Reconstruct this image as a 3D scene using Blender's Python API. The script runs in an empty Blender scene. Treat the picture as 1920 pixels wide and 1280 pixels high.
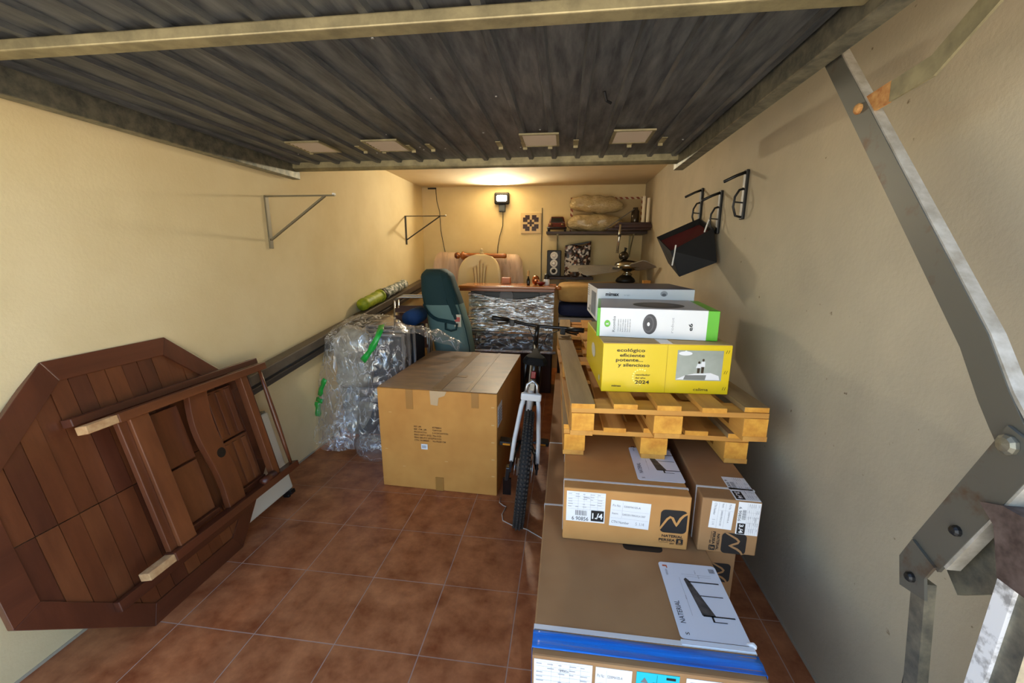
import bpy, bmesh, math, random
from mathutils import Vector, Matrix, noise
random.seed(7)
S = bpy.context.scene
COL = S.collection
PI = math.pi

# ------------------------------------------------------------------ camera
YAW, PITCH, ROLL = 0.12627, 0.20775, -0.00589
CAMPOS = Vector((0.173, -2.358, 1.568))
f = Vector((-math.sin(YAW)*math.cos(PITCH), math.cos(YAW)*math.cos(PITCH), -math.sin(PITCH)))
r = Vector((math.cos(YAW), math.sin(YAW), 0)); d = f.cross(r)
cr, sr = math.cos(ROLL), math.sin(ROLL)
r2 = r*cr + d*sr; d2 = -r*sr + d*cr
cd = bpy.data.cameras.new('camera'); cam = bpy.data.objects.new('camera', cd); COL.objects.link(cam)
M = Matrix((r2, -d2, -f)).transposed().to_4x4(); M.translation = CAMPOS
cam.matrix_world = M
cd.sensor_width = 36; cd.lens = 763.0/1920*36; cd.clip_start = 0.02; cd.clip_end = 200
S.camera = cam

# ------------------------------------------------------------------ world and exposure
w = bpy.data.worlds.new('world'); S.world = w; w.use_nodes = True
bg = w.node_tree.nodes['Background']; bg.inputs[1].default_value = 0.2
SUN = Vector((.42, .50, .76)).normalized()      # towards the sun: behind the garage, so only the yard in front is sunlit
sky = w.node_tree.nodes.new('ShaderNodeTexSky'); sky.sky_type = 'NISHITA'; sky.sun_disc = False
sky.sun_elevation = math.asin(SUN.z); sky.sun_rotation = math.atan2(SUN.x, SUN.y)
w.node_tree.links.new(sky.outputs[0], bg.inputs[0])
sl_ = bpy.data.lights.new('sun', 'SUN'); sl_.energy = 10.5; sl_.angle = .01; sl_.color = (1, .93, .82)
so_ = bpy.data.objects.new('sun', sl_); COL.objects.link(so_); so_.rotation_euler = SUN.to_track_quat('Z', 'Y').to_euler()
S.view_settings.view_transform = 'Standard'; S.view_settings.look = 'None'
S.view_settings.gamma = 1; S.view_settings.use_curve_mapping = False
S.view_settings.exposure = 1.6

# ------------------------------------------------------------------ materials
MATS = {}
def lin(c):
    c = [x/255 for x in c]
    return tuple((x/12.92 if x <= .04045 else ((x+.055)/1.055)**2.4) for x in c) + (1,)
def mat(name, c, rough=.6, metal=0, c2=None, scale=8, stretch=(1, 1, 1), bump=0, bscale=None, pos=False, detail=4, lo=.35, hi=.65, spec=.5, trans=0, emit=None, coat=0):
    if name in MATS: return MATS[name]
    m = bpy.data.materials.new(name); m.use_nodes = True
    nt = m.node_tree; b = nt.nodes['Principled BSDF']
    b.inputs['Base Color'].default_value = lin(c); b.inputs['Roughness'].default_value = rough; b.inputs['Metallic'].default_value = metal
    b.inputs['Specular IOR Level'].default_value = spec
    if coat: b.inputs['Coat Weight'].default_value = coat; b.inputs['Coat Roughness'].default_value = .15
    if trans: b.inputs['Transmission Weight'].default_value = trans
    if emit: b.inputs['Emission Color'].default_value = lin(emit[0]); b.inputs['Emission Strength'].default_value = emit[1]
    if c2 or bump:
        if pos: src = nt.nodes.new('ShaderNodeNewGeometry').outputs['Position']
        else: src = nt.nodes.new('ShaderNodeTexCoord').outputs['Object']
        mp = nt.nodes.new('ShaderNodeMapping'); mp.inputs['Scale'].default_value = stretch
        nt.links.new(src, mp.inputs['Vector'])
        def noi(sc):
            n = nt.nodes.new('ShaderNodeTexNoise'); n.inputs['Scale'].default_value = sc; n.inputs['Detail'].default_value = detail
            n.inputs['Roughness'].default_value = .62
            nt.links.new(mp.outputs[0], n.inputs['Vector']); return n
        n = noi(scale)
        if c2:
            rp = nt.nodes.new('ShaderNodeValToRGB')
            rp.color_ramp.elements[0].position = lo; rp.color_ramp.elements[0].color = lin(c)
            rp.color_ramp.elements[1].position = hi; rp.color_ramp.elements[1].color = lin(c2)
            nt.links.new(n.outputs['Fac'], rp.inputs[0]); nt.links.new(rp.outputs[0], b.inputs['Base Color'])
        if bump:
            n2 = noi(bscale) if bscale else n
            bp = nt.nodes.new('ShaderNodeBump'); bp.inputs['Strength'].default_value = bump; bp.inputs['Distance'].default_value = .01
            nt.links.new(n2.outputs['Fac'], bp.inputs['Height']); nt.links.new(bp.outputs[0], b.inputs['Normal'])
    MATS[name] = m; return m
def wood(name, c, c2, axis, rough=.5, scale=9, coat=0):
    st = [1, 1, 1]; st[axis] = .07
    return mat(name, c, rough, 0, c2, scale, tuple(st), .12, scale*3, detail=6, lo=.3, hi=.7, coat=coat)
def film(name, base=.15, streak=.5, scale=14, stretch=(1, 1, 1), tint=(235, 235, 232), rough=.12, bump=.8, metal=.4, rng=(.0, .07)):
    m = bpy.data.materials.new(name); m.use_nodes = True; nt = m.node_tree; N = nt.nodes; L = nt.links
    b = N['Principled BSDF']; out = N['Material Output']
    b.inputs['Base Color'].default_value = lin(tint); b.inputs['Roughness'].default_value = rough; b.inputs['Metallic'].default_value = metal
    tr = N.new('ShaderNodeBsdfTransparent'); tr.inputs[0].default_value = (.96, .96, .95, 1)
    mx = N.new('ShaderNodeMixShader')
    tc = N.new('ShaderNodeTexCoord'); mp = N.new('ShaderNodeMapping'); mp.inputs['Scale'].default_value = stretch
    L.new(tc.outputs['Object'], mp.inputs[0])
    n = N.new('ShaderNodeTexNoise'); n.inputs['Scale'].default_value = scale; n.inputs['Detail'].default_value = 5; n.inputs['Distortion'].default_value = .6
    L.new(mp.outputs[0], n.inputs['Vector'])
    def math_(op, a, b):
        q = N.new('ShaderNodeMath'); q.operation = op; q.use_clamp = op == 'MULTIPLY_ADD'
        for k, x in enumerate((a, b)):
            if isinstance(x, (int, float)): q.inputs[k].default_value = x
            else: L.new(x, q.inputs[k])
        return q.outputs[0]
    n.inputs['Detail'].default_value = 3
    dv = math_('ABSOLUTE', math_('SUBTRACT', n.outputs['Fac'], .5), 0)
    mr = N.new('ShaderNodeMapRange'); mr.interpolation_type = 'SMOOTHSTEP'; mr.inputs['From Min'].default_value = rng[0]; mr.inputs['From Max'].default_value = rng[1]
    mr.inputs['To Min'].default_value = base+streak; mr.inputs['To Max'].default_value = base  # paler, more opaque streaks painted in as highlights along the creases
    L.new(dv, mr.inputs['Value']); L.new(mr.outputs[0], mx.inputs[0])
    bp = N.new('ShaderNodeBump'); bp.inputs['Strength'].default_value = bump; bp.inputs['Distance'].default_value = .02
    L.new(n.outputs['Fac'], bp.inputs['Height']); L.new(bp.outputs[0], b.inputs['Normal'])
    L.new(tr.outputs[0], mx.inputs[1]); L.new(b.outputs[0], mx.inputs[2]); L.new(mx.outputs[0], out.inputs['Surface'])
    MATS[name] = m; return m

wallm = mat('wall_plaster', (230, 212, 166), .85, 0, (220, 200, 152), 1.6, bump=.12, bscale=60, pos=True, spec=.2)
wallr = mat('wall_grey_plaster', (188, 176, 150), .85, 0, (172, 161, 138), 1.3, bump=.12, bscale=60, pos=True, spec=.2)  # right wall, greyer and darker than the left and back walls
def specks(m, sc, lo, hi, col):      # small stains and pits scattered over the plaster
    nt = m.node_tree; N = nt.nodes; b = N['Principled BSDF']; old = b.inputs['Base Color'].links[0].from_socket
    g = N.new('ShaderNodeNewGeometry'); n = N.new('ShaderNodeTexNoise'); n.inputs['Scale'].default_value = sc; n.inputs['Detail'].default_value = 3
    nt.links.new(g.outputs['Position'], n.inputs['Vector'])
    mr = N.new('ShaderNodeMapRange'); mr.inputs['From Min'].default_value = lo; mr.inputs['From Max'].default_value = hi
    nt.links.new(n.outputs['Fac'], mr.inputs['Value'])
    mx = N.new('ShaderNodeMix'); mx.data_type = 'RGBA'; nt.links.new(mr.outputs[0], mx.inputs[0]); nt.links.new(old, mx.inputs[6]); mx.inputs[7].default_value = lin(col)
    nt.links.new(mx.outputs[2], b.inputs['Base Color'])
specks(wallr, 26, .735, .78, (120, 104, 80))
ceilm = mat('ceiling_plaster', (222, 204, 168), .9, 0, (212, 192, 152), 1.4, bump=.1, bscale=50, pos=True, spec=.2)
concrete = mat('outside_concrete', (190, 180, 165), .9, 0, (170, 160, 146), 3, pos=True)
def tilemat():
    m = mat('terracotta_tile', (136, 70, 38), .32, 0, (204, 134, 86), 8, bump=.05, bscale=40, pos=True, detail=12, lo=.30, hi=.72)
    return m
tilem = tilemat()
grout = mat('grout', (190, 160, 140), .9)
galv = mat('galvanised_steel', (104, 104, 96), .48, .75, (150, 146, 128), 22, bump=.06, detail=6)
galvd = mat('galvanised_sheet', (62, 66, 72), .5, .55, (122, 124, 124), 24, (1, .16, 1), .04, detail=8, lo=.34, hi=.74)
galvb = mat('galvanised_beam', (132, 124, 96), .5, .6, (168, 158, 122), 14, detail=6, bump=.05)
rustg = mat('rusty_galvanised', (98, 74, 52), .5, .55, (108, 107, 98), 10, detail=7, lo=.30, hi=.44)
rust = mat('rust', (150, 84, 36), .8, .2, (196, 150, 88), 30)
bsteel = mat('black_steel', (14, 14, 15), .45)
chrome = mat('chrome', (205, 205, 205), .12, 1)
alum = mat('aluminium', (190, 190, 188), .32, .85)
whitem = mat('white_print', (240, 241, 240), .55)
paper = mat('paper', (226, 230, 236), .6)
inkm = mat('black_ink', (22, 20, 20), .6)
greyink = mat('grey_ink', (120, 120, 122), .6)
lightink = mat('pale_ink', (178, 178, 180), .6)
orangeink = mat('orange_ink', (205, 96, 52), .6)
def card(name, a, b2): return mat(name, a, .75, 0, b2, 3.2, (1, 1, 1), .03, 90, detail=3)
cardm = card('cardboard', (202, 148, 84), (188, 132, 70))
cardd = card('cardboard_plain', (166, 126, 82), (154, 112, 70))
cartonm = card('cardboard_ochre', (216, 154, 74), (202, 138, 62))
tapem = mat('brown_tape', (176, 124, 56), .22, coat=.4)
tapec = mat('clear_tape', (206, 174, 128), .15, coat=.6)
strapm = mat('white_strap', (226, 224, 218), .4)
mahog = {i: wood('mahogany_%d' % i, (84, 42, 22), (118, 66, 36), i, .38, 9, coat=.25) for i in range(3)}
mahogl = {i: wood('mahogany_light_%d' % i, (94, 50, 26), (130, 76, 42), i, .4, 9, coat=.2) for i in range(3)}
mahogd = {i: wood('mahogany_dark_%d' % i, (70, 34, 20), (100, 52, 31), i, .38, 9, coat=.25) for i in range(3)}
rawend = mat('raw_wood_end', (206, 168, 118), .8, 0, (184, 140, 92), 30)
pine = {i: wood('pine_%d' % i, (224, 166, 76), (188, 126, 52), i, .7, 11) for i in range(3)}
pinew = {i: wood('pine_weathered_%d' % i, (176, 146, 98), (132, 104, 66), i, .75, 11) for i in range(3)}
pineend = mat('pine_end', (238, 174, 66), .75, 0, (208, 138, 44), 16)
walnut = wood('walnut_shelf', (58, 36, 26), (40, 24, 18), 0, .45)

# ------------------------------------------------------------------ mesh building
class MB:
    def __init__(s): s.v = []; s.f = []
    def add(s, vs, fs):
        n = len(s.v); s.v += [tuple(v) for v in vs]; s.f += [tuple(i+n for i in q) for q in fs]; return s
    def box(s, x0, x1, y0, y1, z0, z1):
        return s.add([(x0,y0,z0),(x1,y0,z0),(x1,y1,z0),(x0,y1,z0),(x0,y0,z1),(x1,y0,z1),(x1,y1,z1),(x0,y1,z1)],
                     [(0,3,2,1),(4,5,6,7),(0,1,5,4),(1,2,6,5),(2,3,7,6),(3,0,4,7)])
    def hexa(s, p):   # eight corner points, bottom four then top four
        return s.add(p, [(0,3,2,1),(4,5,6,7),(0,1,5,4),(1,2,6,5),(2,3,7,6),(3,0,4,7)])
    def bar(s, a, b, wd, ht, up=(0,0,1)):   # rectangular bar from a to b
        a = Vector(a); b = Vector(b); t = (b-a).normalized(); u = Vector(up)
        sx = t.cross(u)
        if sx.length < 1e-4: sx = t.cross(Vector((0,1,0)))
        sx.normalize(); sz = sx.cross(t)
        p = []
        for q in (a, b):
            for i, j in ((-1,-1),(1,-1),(1,1),(-1,1)): p.append(q + sx*wd/2*i + sz*ht/2*j)
        return s.add(p, [(0,1,2,3),(7,6,5,4),(0,4,5,1),(1,5,6,2),(2,6,7,3),(3,7,4,0)])
    def tube(s, path, rad, n=10, cap=True, closed=False):
        P = [Vector(p) for p in path]; m = len(P)
        rs = rad if isinstance(rad, (list, tuple)) else [rad]*m
        ref = None; rings = []
        for i in range(m):
            if closed: t = P[(i+1) % m]-P[i-1]
            else: t = P[min(i+1, m-1)]-P[max(i-1, 0)]
            t.normalize()
            if ref is None:
                ref = t.orthogonal().normalized()
            else:
                ref = ref - t*ref.dot(t)
                ref = ref.normalized() if ref.length > 1e-5 else t.orthogonal().normalized()
            bn = t.cross(ref)
            rings.append([P[i] + (ref*math.cos(2*PI*k/n) + bn*math.sin(2*PI*k/n))*rs[i] for k in range(n)])
        vs = [q for rg in rings for q in rg]; fs = []
        for i in range(m if closed else m-1):
            j = (i+1) % m
            for k in range(n):
                fs.append((i*n+k, i*n+(k+1) % n, j*n+(k+1) % n, j*n+k))
        if cap and not closed:
            fs.append(tuple(range(n-1, -1, -1))); fs.append(tuple((m-1)*n+k for k in range(n)))
        return s.add(vs, fs)
    def lathe(s, prof, n=24, o=(0,0,0), axis='Z'):
        o = Vector(o); vs = []; fs = []; m = len(prof)
        for rr, z in prof:
            for k in range(n):
                a = 2*PI*k/n; c, q = rr*math.cos(a), rr*math.sin(a)
                v = {'Z': (c, q, z), 'X': (z, c, q), 'Y': (q, z, c)}[axis]
                vs.append(o+Vector(v))
        for i in range(m-1):
            for k in range(n): fs.append((i*n+k, i*n+(k+1) % n, (i+1)*n+(k+1) % n, (i+1)*n+k))
        if prof[0][0] > 1e-5: fs.append(tuple(range(n-1, -1, -1)))
        if prof[-1][0] > 1e-5: fs.append(tuple((m-1)*n+k for k in range(n)))
        return s.add(vs, fs)
    def prism(s, poly, fn, a, b):   # poly in 2D, fn(u, v, w) -> 3D, thickness a..b
        n = len(poly); vs = [fn(u, v, a) for u, v in poly]+[fn(u, v, b) for u, v in poly]
        fs = [tuple(range(n-1, -1, -1)), tuple(range(n, 2*n))]+[(i, (i+1) % n, n+(i+1) % n, n+i) for i in range(n)]
        return s.add(vs, fs)
    def sell(s, c, sz, e=2.5, nu=28, nv=16, dis=0, freq=4, seed=0, R=None):   # lumpy superellipsoid
        c = Vector(c); vs = []; fs = []
        def pw(x): return math.copysign(abs(x)**(2/e), x)
        for i in range(nv+1):
            ph = -PI/2+PI*i/nv
            for k in range(nu):
                th = 2*PI*k/nu
                p = Vector((pw(math.cos(ph))*pw(math.cos(th)), pw(math.cos(ph))*pw(math.sin(th)), pw(math.sin(ph))))
                q = Vector((p.x*sz[0]/2, p.y*sz[1]/2, p.z*sz[2]/2))
                if dis:
                    q += p*dis*noise.noise(q*freq+Vector((seed, seed*1.7, 0)))
                if R: q = R @ q
                vs.append(c+q)
        for i in range(nv):
            for k in range(nu): fs.append((i*nu+k, i*nu+(k+1) % nu, (i+1)*nu+(k+1) % nu, (i+1)*nu+k))
        return s.add(vs, fs)
    def grid(s, fn, nu, nv, keep=None):
        vs = [fn(i/nu, j/nv) for j in range(nv+1) for i in range(nu+1)]
        fs = [(j*(nu+1)+i, j*(nu+1)+i+1, (j+1)*(nu+1)+i+1, (j+1)*(nu+1)+i) for j in range(nv) for i in range(nu) if keep is None or keep((i+.5)/nu, (j+.5)/nv)]
        return s.add(vs, fs)

def mesh_of(name, mb, m, smooth=False):
    me = bpy.data.meshes.new(name); me.from_pydata(mb.v, [], mb.f)
    bm = bmesh.new(); bm.from_mesh(me); bmesh.ops.remove_doubles(bm, verts=bm.verts, dist=1e-6)
    bmesh.ops.recalc_face_normals(bm, faces=bm.faces); bm.to_mesh(me); bm.free()
    me.materials.append(m)
    if smooth:
        for p in me.polygons: p.use_smooth = True
    me.update(); return me
def obj(name, mb, m, parent=None, smooth=False, bevel=0, solid=0, label=None, stuff=False, loc=None, rot=None, subs=0):
    me = mb if isinstance(mb, bpy.types.Mesh) else mesh_of(name, mb, m, smooth)
    o = bpy.data.objects.new(name, me); COL.objects.link(o)
    if parent: o.parent = parent
    if loc: o.location = loc
    if rot: o.rotation_euler = rot
    if solid:
        q = o.modifiers.new('solid', 'SOLIDIFY'); q.thickness = solid; q.offset = 0
    if subs:
        q = o.modifiers.new('sub', 'SUBSURF'); q.levels = subs; q.render_levels = subs
    if bevel:
        q = o.modifiers.new('bev', 'BEVEL'); q.width = bevel; q.segments = 2; q.limit_method = 'ANGLE'
    if label: o['label'] = label
    if stuff: o['kind'] = 'stuff'
    return o
def thing(name, label, cat, loc=(0,0,0), rot=(0,0,0), group=None):
    o = bpy.data.objects.new(name, None); COL.objects.link(o); o.location = loc; o.rotation_euler = rot
    o.empty_display_size = .05
    o['label'] = label; o['category'] = cat
    if group: o['group'] = group
    return o
def tag(o, label, cat, group=None):
    o['label'] = label; o['category'] = cat
    if group: o['group'] = group
    return o
def struct(name, mb, m, bevel=0):
    o = obj(name, mb, m, bevel=bevel); o['kind'] = 'structure'; return o
def copy_tree(o, parent=None):
    c = o.copy(); COL.objects.link(c); c.parent = parent
    for ch in list(o.children): copy_tree(ch, c)
    return c

class Face:   # a flat frame on a side of a thing: origin, U to the reader's right, V up; normal = U x V
    def __init__(s, O, U, V): s.O = Vector(O); s.U = Vector(U).normalized(); s.V = Vector(V).normalized(); s.N = s.U.cross(s.V)
    def p(s, u, v, e=.0008): return s.O + s.U*u + s.V*v + s.N*e
    def turn(s, u, v, ang): return Face(s.O+s.U*u+s.V*v, s.U*math.cos(ang)+s.V*math.sin(ang), -s.U*math.sin(ang)+s.V*math.cos(ang))
def rect(F, u0, u1, v0, v1, e=.0008): return MB().add([F.p(u0,v0,e), F.p(u1,v0,e), F.p(u1,v1,e), F.p(u0,v1,e)], [(0,1,2,3)])
def patch(parent, name, F, u0, u1, v0, v1, m, e=.0008, label=None, t=.0005):
    mb = MB(); mb.hexa([F.p(a, b, h) for h in (0, e) for a, b in ((u0,v0),(u1,v0),(u1,v1),(u0,v1))])
    return obj(name, mb, m, parent, label=label)
def poly(parent, name, F, pts, m, e=.0008):
    mb = MB(); mb.add([F.p(a, b, e) for a, b in pts], [tuple(range(len(pts)))])
    return obj(name, mb, m, parent)
def marks(parent, name, F, rects, m, e=.0012, label=None):   # many small printed marks as one print
    mb = MB()
    for u0, u1, v0, v1 in rects: mb.add([F.p(u0,v0,e), F.p(u1,v0,e), F.p(u1,v1,e), F.p(u0,v1,e)], [(0,1,2,3)])
    return obj(name, mb, m, parent, label=label)
def text(parent, F, s, u, v, h, m, width=None, e=.0012, name='lettering', bold=0, align='LEFT'):
    c = bpy.data.curves.new('t', 'FONT'); c.body = s; c.size = 1; c.resolution_u = 2; c.offset = bold
    to = bpy.data.objects.new('t', c); COL.objects.link(to)
    me = bpy.data.meshes.new_from_object(to)
    bpy.data.objects.remove(to); bpy.data.curves.remove(c)
    if not len(me.vertices): return None
    xs = [q.co.x for q in me.vertices]; x0, x1 = min(xs), max(xs)
    k = h/.73; kx = (width/(x1-x0)) if width else k
    off = 0 if align == 'LEFT' else (-(x1-x0)*kx if align == 'RIGHT' else -(x1-x0)*kx/2)
    for q in me.vertices: q.co = F.p(u+off+(q.co.x-x0)*kx, v+q.co.y*k, e)
    me.materials.clear(); me.materials.append(m); me.name = name
    o = bpy.data.objects.new(name, me); COL.objects.link(o); o.parent = parent
    return o
def rrect(w_, h_, rd, n=6, u=0, v=0, corners=(1,1,1,1)):
    pts = []
    for i, (cx, cy, a0) in enumerate(((w_-rd, rd, -PI/2), (w_-rd, h_-rd, 0), (rd, h_-rd, PI/2), (rd, rd, PI))):
        if corners[i]:
            for k in range(n+1):
                a = a0+PI/2*k/n; pts.append((u+cx+rd*math.cos(a), v+cy+rd*math.sin(a)))
        else: pts.append((u+(w_ if i in (0, 1) else 0), v+(0 if i in (0, 3) else h_)))
    return pts
def disc(cu, cv, ru, rv=None, n=28): return [(cu+ru*math.cos(2*PI*k/n), cv+(rv or ru)*math.sin(2*PI*k/n)) for k in range(n)]

# ================================================================== THE SETTING
XL, XR, YF, YB, ZC = -1.80, 1.163, -1.78, 3.30, 2.47
TS = .36
fl = struct('floor', MB().box(XL-.15, XR+.15, YF, YB+.15, -.12, -.0016), grout)
full = MB().box(.0025, TS-.0025, .0025, TS-.0025, -.009, 0)
tile_me = mesh_of('tile', full, tilem)
cutme = {}
for j in range(-5, 10):
    for i in range(-5, 4):
        x0, y0 = i*TS, j*TS; x1 = min(x0+TS, XR); y1 = min(y0+TS, YB); yy0 = max(y0, YF)
        if yy0 >= y1 or x0 >= XR: continue
        if abs(x1-x0-TS) < 1e-6 and abs(y1-yy0-TS) < 1e-6: o = obj('tile', tile_me, tilem, fl)
        else:
            o = obj('tile', MB().box(.0025, x1-x0-.0025, .0025, y1-yy0-.0025, -.009, 0), tilem, fl)
        o.location = (x0, yy0, random.uniform(-.0006, 0))
struct('wall_left', MB().box(XL-.2, XL, YF, YB+.2, -.1, ZC+.15), wallm)
struct('wall_right', MB().box(XR, XR+.2, YF, YB+.2, -.1, ZC+.15), wallr)
struct('wall_back', MB().box(XL, XR, YB, YB+.2, -.1, ZC+.15), wallm)
struct('ceiling', MB().box(XL, XR, YF, YB, ZC, ZC+.15), ceilm)
struct('wall_front', MB().box(XL-.2, XR+.2, YF-.02, YF+.1, 2.28, ZC), wallm)
struct('ground', MB().box(-30, 32, -40, YF, -.14, -.02), concrete)
bb = mat('baseboard_dust', (176, 164, 140), .9)
struct('baseboard_left', MB().box(XL, XL+.004, YF, YB, 0, .012), bb)
struct('baseboard_right', MB().box(XR-.004, XR, YF, YB, 0, .012), bb)

# ================================================================== GARAGE DOOR LEAF (raised flat under the ceiling)
gd = thing('garage_door', 'raised galvanised steel up-and-over garage door leaf overhead', 'garage door', (0, -.6, 2.185))
DY = .6; DZ = -2.185
def D_(x, y, z): return (x, y+DY, z+DZ)
def dbox(x0, x1, y0, y1, z0, z1): return MB().box(x0, x1, y0+DY, y1+DY, z0+DZ, z1+DZ)
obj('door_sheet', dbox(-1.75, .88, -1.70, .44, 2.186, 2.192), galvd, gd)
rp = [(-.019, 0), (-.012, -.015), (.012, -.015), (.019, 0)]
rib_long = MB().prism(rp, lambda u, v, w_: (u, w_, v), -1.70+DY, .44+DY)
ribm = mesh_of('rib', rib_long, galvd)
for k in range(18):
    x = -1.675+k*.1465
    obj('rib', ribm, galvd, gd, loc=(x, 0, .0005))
obj('side_rail', dbox(-1.775, -1.715, -1.72, .50, 2.088, 2.186), galv, gd, bevel=.004)
obj('side_rail', dbox(.842, .902, -1.72, .53, 2.108, 2.186), galv, gd, bevel=.004)
obj('cross_beam', dbox(-1.715, .842, -1.228, -1.176, 2.140, 2.172), galvb, gd, bevel=.004)
obj('cross_beam', dbox(-1.715, .842, -1.70, -1.64, 2.128, 2.172), galvb, gd, bevel=.004)
obj('edge_bar', MB().tube([D_(-1.716, .455, 2.158), D_(.843, .455, 2.158)], .026, 12), galvb, gd, smooth=True)
obj('edge_flange', dbox(-1.716, .843, .425, .447, 2.15, 2.187), galvb, gd)
ventw = mat('vent_white', (176, 160, 140), .5)
for cx, cy in ((-1.26, -.035), (-.83, -.02), (.022, -.045), (.487, -.06)):
    fr = MB()
    hx, hy = .085, .105
    fr.box(cx-hx-.015, cx+hx+.015, cy-hy-.012+DY, cy-hy+DY, -.026, -.018); fr.box(cx-hx-.015, cx+hx+.015, cy+hy+DY, cy+hy+.012+DY, -.026, -.018)
    fr.box(cx-hx-.015, cx-hx, cy-hy+DY, cy+hy+DY, -.026, -.018); fr.box(cx+hx, cx+hx+.015, cy-hy+DY, cy+hy+DY, -.026, -.018)
    vf = obj('vent_frame', fr, galvb, gd, label='louvred vent set into the steel sheet')
    for q in range(6):
        y = cy-hy+.018+q*.034
        obj('slat', MB().bar((cx-hx, y+DY, -.022), (cx+hx, y+DY, -.022), .020, .003, up=(0, .25, 1)), ventw, vf)
for px, py in ((-1.345, .04), (-1.01, .05), (-.72, .06), (-.60, .05), (-.205, .04), (-.07, .06), (.07, .06), (.21, .05), (.50, .07), (.66, .05), (-.90, .06)):
    obj('clip', MB().box(px-.014, px+.014, py-.075+DY, py+.03+DY, -.022, -.0185).box(px-.012, px+.012, py+.03+DY, py+.036+DY, -.034, -.0185), galvb, gd)
bolt = mesh_of('rivet', MB().lathe([(.0055, 0), (.005, -.003), (0, -.0045)], 8), alum, True)
for k in range(34):
    x = -1.62+random.randrange(17)*.1465+random.uniform(.03, .11); y = random.choice((-.14, .10, .11, .16, -1.1, -.6, .2))+random.uniform(-.02, .02)
    obj('rivet', bolt, alum, gd, loc=(x, y+DY, .0005))
obj('latch_hook', MB().tube([D_(.30, -.62, 2.18), D_(.31, -.60, 2.155), D_(.33, -.585, 2.15)], .006, 6), bsteel, gd)

# ------------------------------------------------------------------ door lever linkage at the right
dl = thing('door_lever', 'rusty galvanised steel lever arm linking the garage door to its post', 'door lever', (.92, -1.63, 1.0))
def L_(y, z, x=.92): return (x-.92, y+1.63, z-1.0)
def flat(pts, w_, t, x=.92):      # flat bar bent in the vertical plane, as joined boxes with mitred ends
    mb = MB(); P = [Vector((0, y, z)) for y, z in pts]; n = len(P); L0 = []
    for i in range(n):
        a = (P[i]-P[i-1]).normalized() if i else (P[1]-P[0]).normalized()
        b = (P[i+1]-P[i]).normalized() if i < n-1 else a
        tg = (a+b).normalized(); nr = Vector((0, -tg.z, tg.y)); c = max(.5, tg.dot(a))
        L0.append((P[i]+nr*w_/2/c, P[i]-nr*w_/2/c))
    vs = []
    for dx in (-t/2, t/2):
        for p, q in L0:
            vs.append((x-.92+dx, p.y+1.63, p.z-1.0)); vs.append((x-.92+dx, q.y+1.63, q.z-1.0))
    m = 2*n; fs = []
    for i in range(n-1):
        a, b, c, e = 2*i, 2*i+1, 2*i+3, 2*i+2
        fs += [(a, b, c, e), (a+m, e+m, c+m, b+m), (a, e, e+m, a+m), (b, b+m, c+m, c)]
    fs += [(0, m, m+1, 1), (m-2, m-1, 2*m-1, 2*m-2)]
    return mb.add(vs, fs)
up = [(-.905, 2.165), (-1.53, 1.42), (-1.585, 1.335), (-1.615, 1.295), (-1.66, 1.24)]
obj('upper_arm', flat(up, .055, .007, .92), rustg, dl)
brg = mat('bright_galvanised', (196, 192, 180), .45, .3, (160, 152, 136), 20)
lip = [(y-.0215, z+.018) for y, z in up[:2]]+[(-1.612, 1.348), (-1.645, 1.31)]
obj('arm_lip', flat(lip, .006, .024, .931), brg, dl)
obj('lower_arm', flat([(-1.66, 1.285), (-1.545, .985)], .07, .007, .912), rustg, dl)
obj('arm_lip', flat([(-1.69, 1.265), (-1.588, .99)], .006, .024, .922), brg, dl)
obj('lower_tab', flat([(-1.548, .99), (-1.532, .945), (-1.545, .895)], .06, .006, .905), rustg, dl)
obj('bent_rod', flat([(-1.10, 1.945), (-1.302, 1.962), (-1.47, 2.07)], .046, .006, .925), galvb, dl)
obj('rod_rust', flat([(-1.095, 1.945), (-1.19, 1.953)], .048, .0068, .925), rust, dl)
def bolt_at(y, z, x, rr=.016):
    return MB().lathe([(rr, 0), (rr, -.006), (rr*.7, -.010), (0, -.012)], 10, L_(y, z, x), 'X')
obj('bolt', bolt_at(-1.098, 1.945, .9165, .013), rust, dl)
obj('bolt', bolt_at(-1.638, 1.268, .908, .017), galv, dl)
obj('bolt', bolt_at(-1.594, 1.075, .9085, .010), bsteel, dl)
obj('bolt', bolt_at(-1.538, .925, .902, .010), bsteel, dl)
obj('strut', flat([(-1.55, .93), (-1.585, .70), (-1.60, .02)], .032, .02, .915), galv, dl)
obj('strut', flat([(-1.53, .92), (-1.557, .70), (-1.57, .02)], .022, .012, .93), bsteel, dl)
obj('cam_plate', flat([(-1.555, .955), (-1.63, 1.03), (-1.645, 1.075)], .075, .012, .955), galv, dl)
brk = mat('old_iron', (72, 58, 52), .7, .4, (120, 104, 96), 18)
gp = thing('door_post', 'white-edged steel door post with a torn iron bracket beside the lever', 'door post', (.93, -1.70, 0))
obj('post', MB().hexa([(-.005, -.03, 0), (.10, -.03, 0), (.10, .03, 0), (-.005, .03, 0), (-.005, -.02, 1.06), (.10, -.02, 1.06), (.10, .015, 1.06), (-.005, .015, 1.06)]), galv, gp)
obj('white_edge', MB().hexa([(-.012, .028, 0), (.012, .028, 0), (.012, .055, 0), (-.012, .055, 0), (-.012, .008, 1.06), (.012, .008, 1.06), (.012, .035, 1.06), (-.012, .035, 1.06)]), mat('chipped_white', (226, 226, 226), .6, 0, (150, 148, 146), 25, lo=.5, hi=.62), gp)
obj('iron_bracket', MB().prism([(.02, 1.05), (.045, 1.13), (.075, 1.155), (.04, 1.17), (-.03, 1.17), (-.03, 1.05)], lambda u, v, w_: (w_, u, v), -.03, .06), brk, gp)

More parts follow.
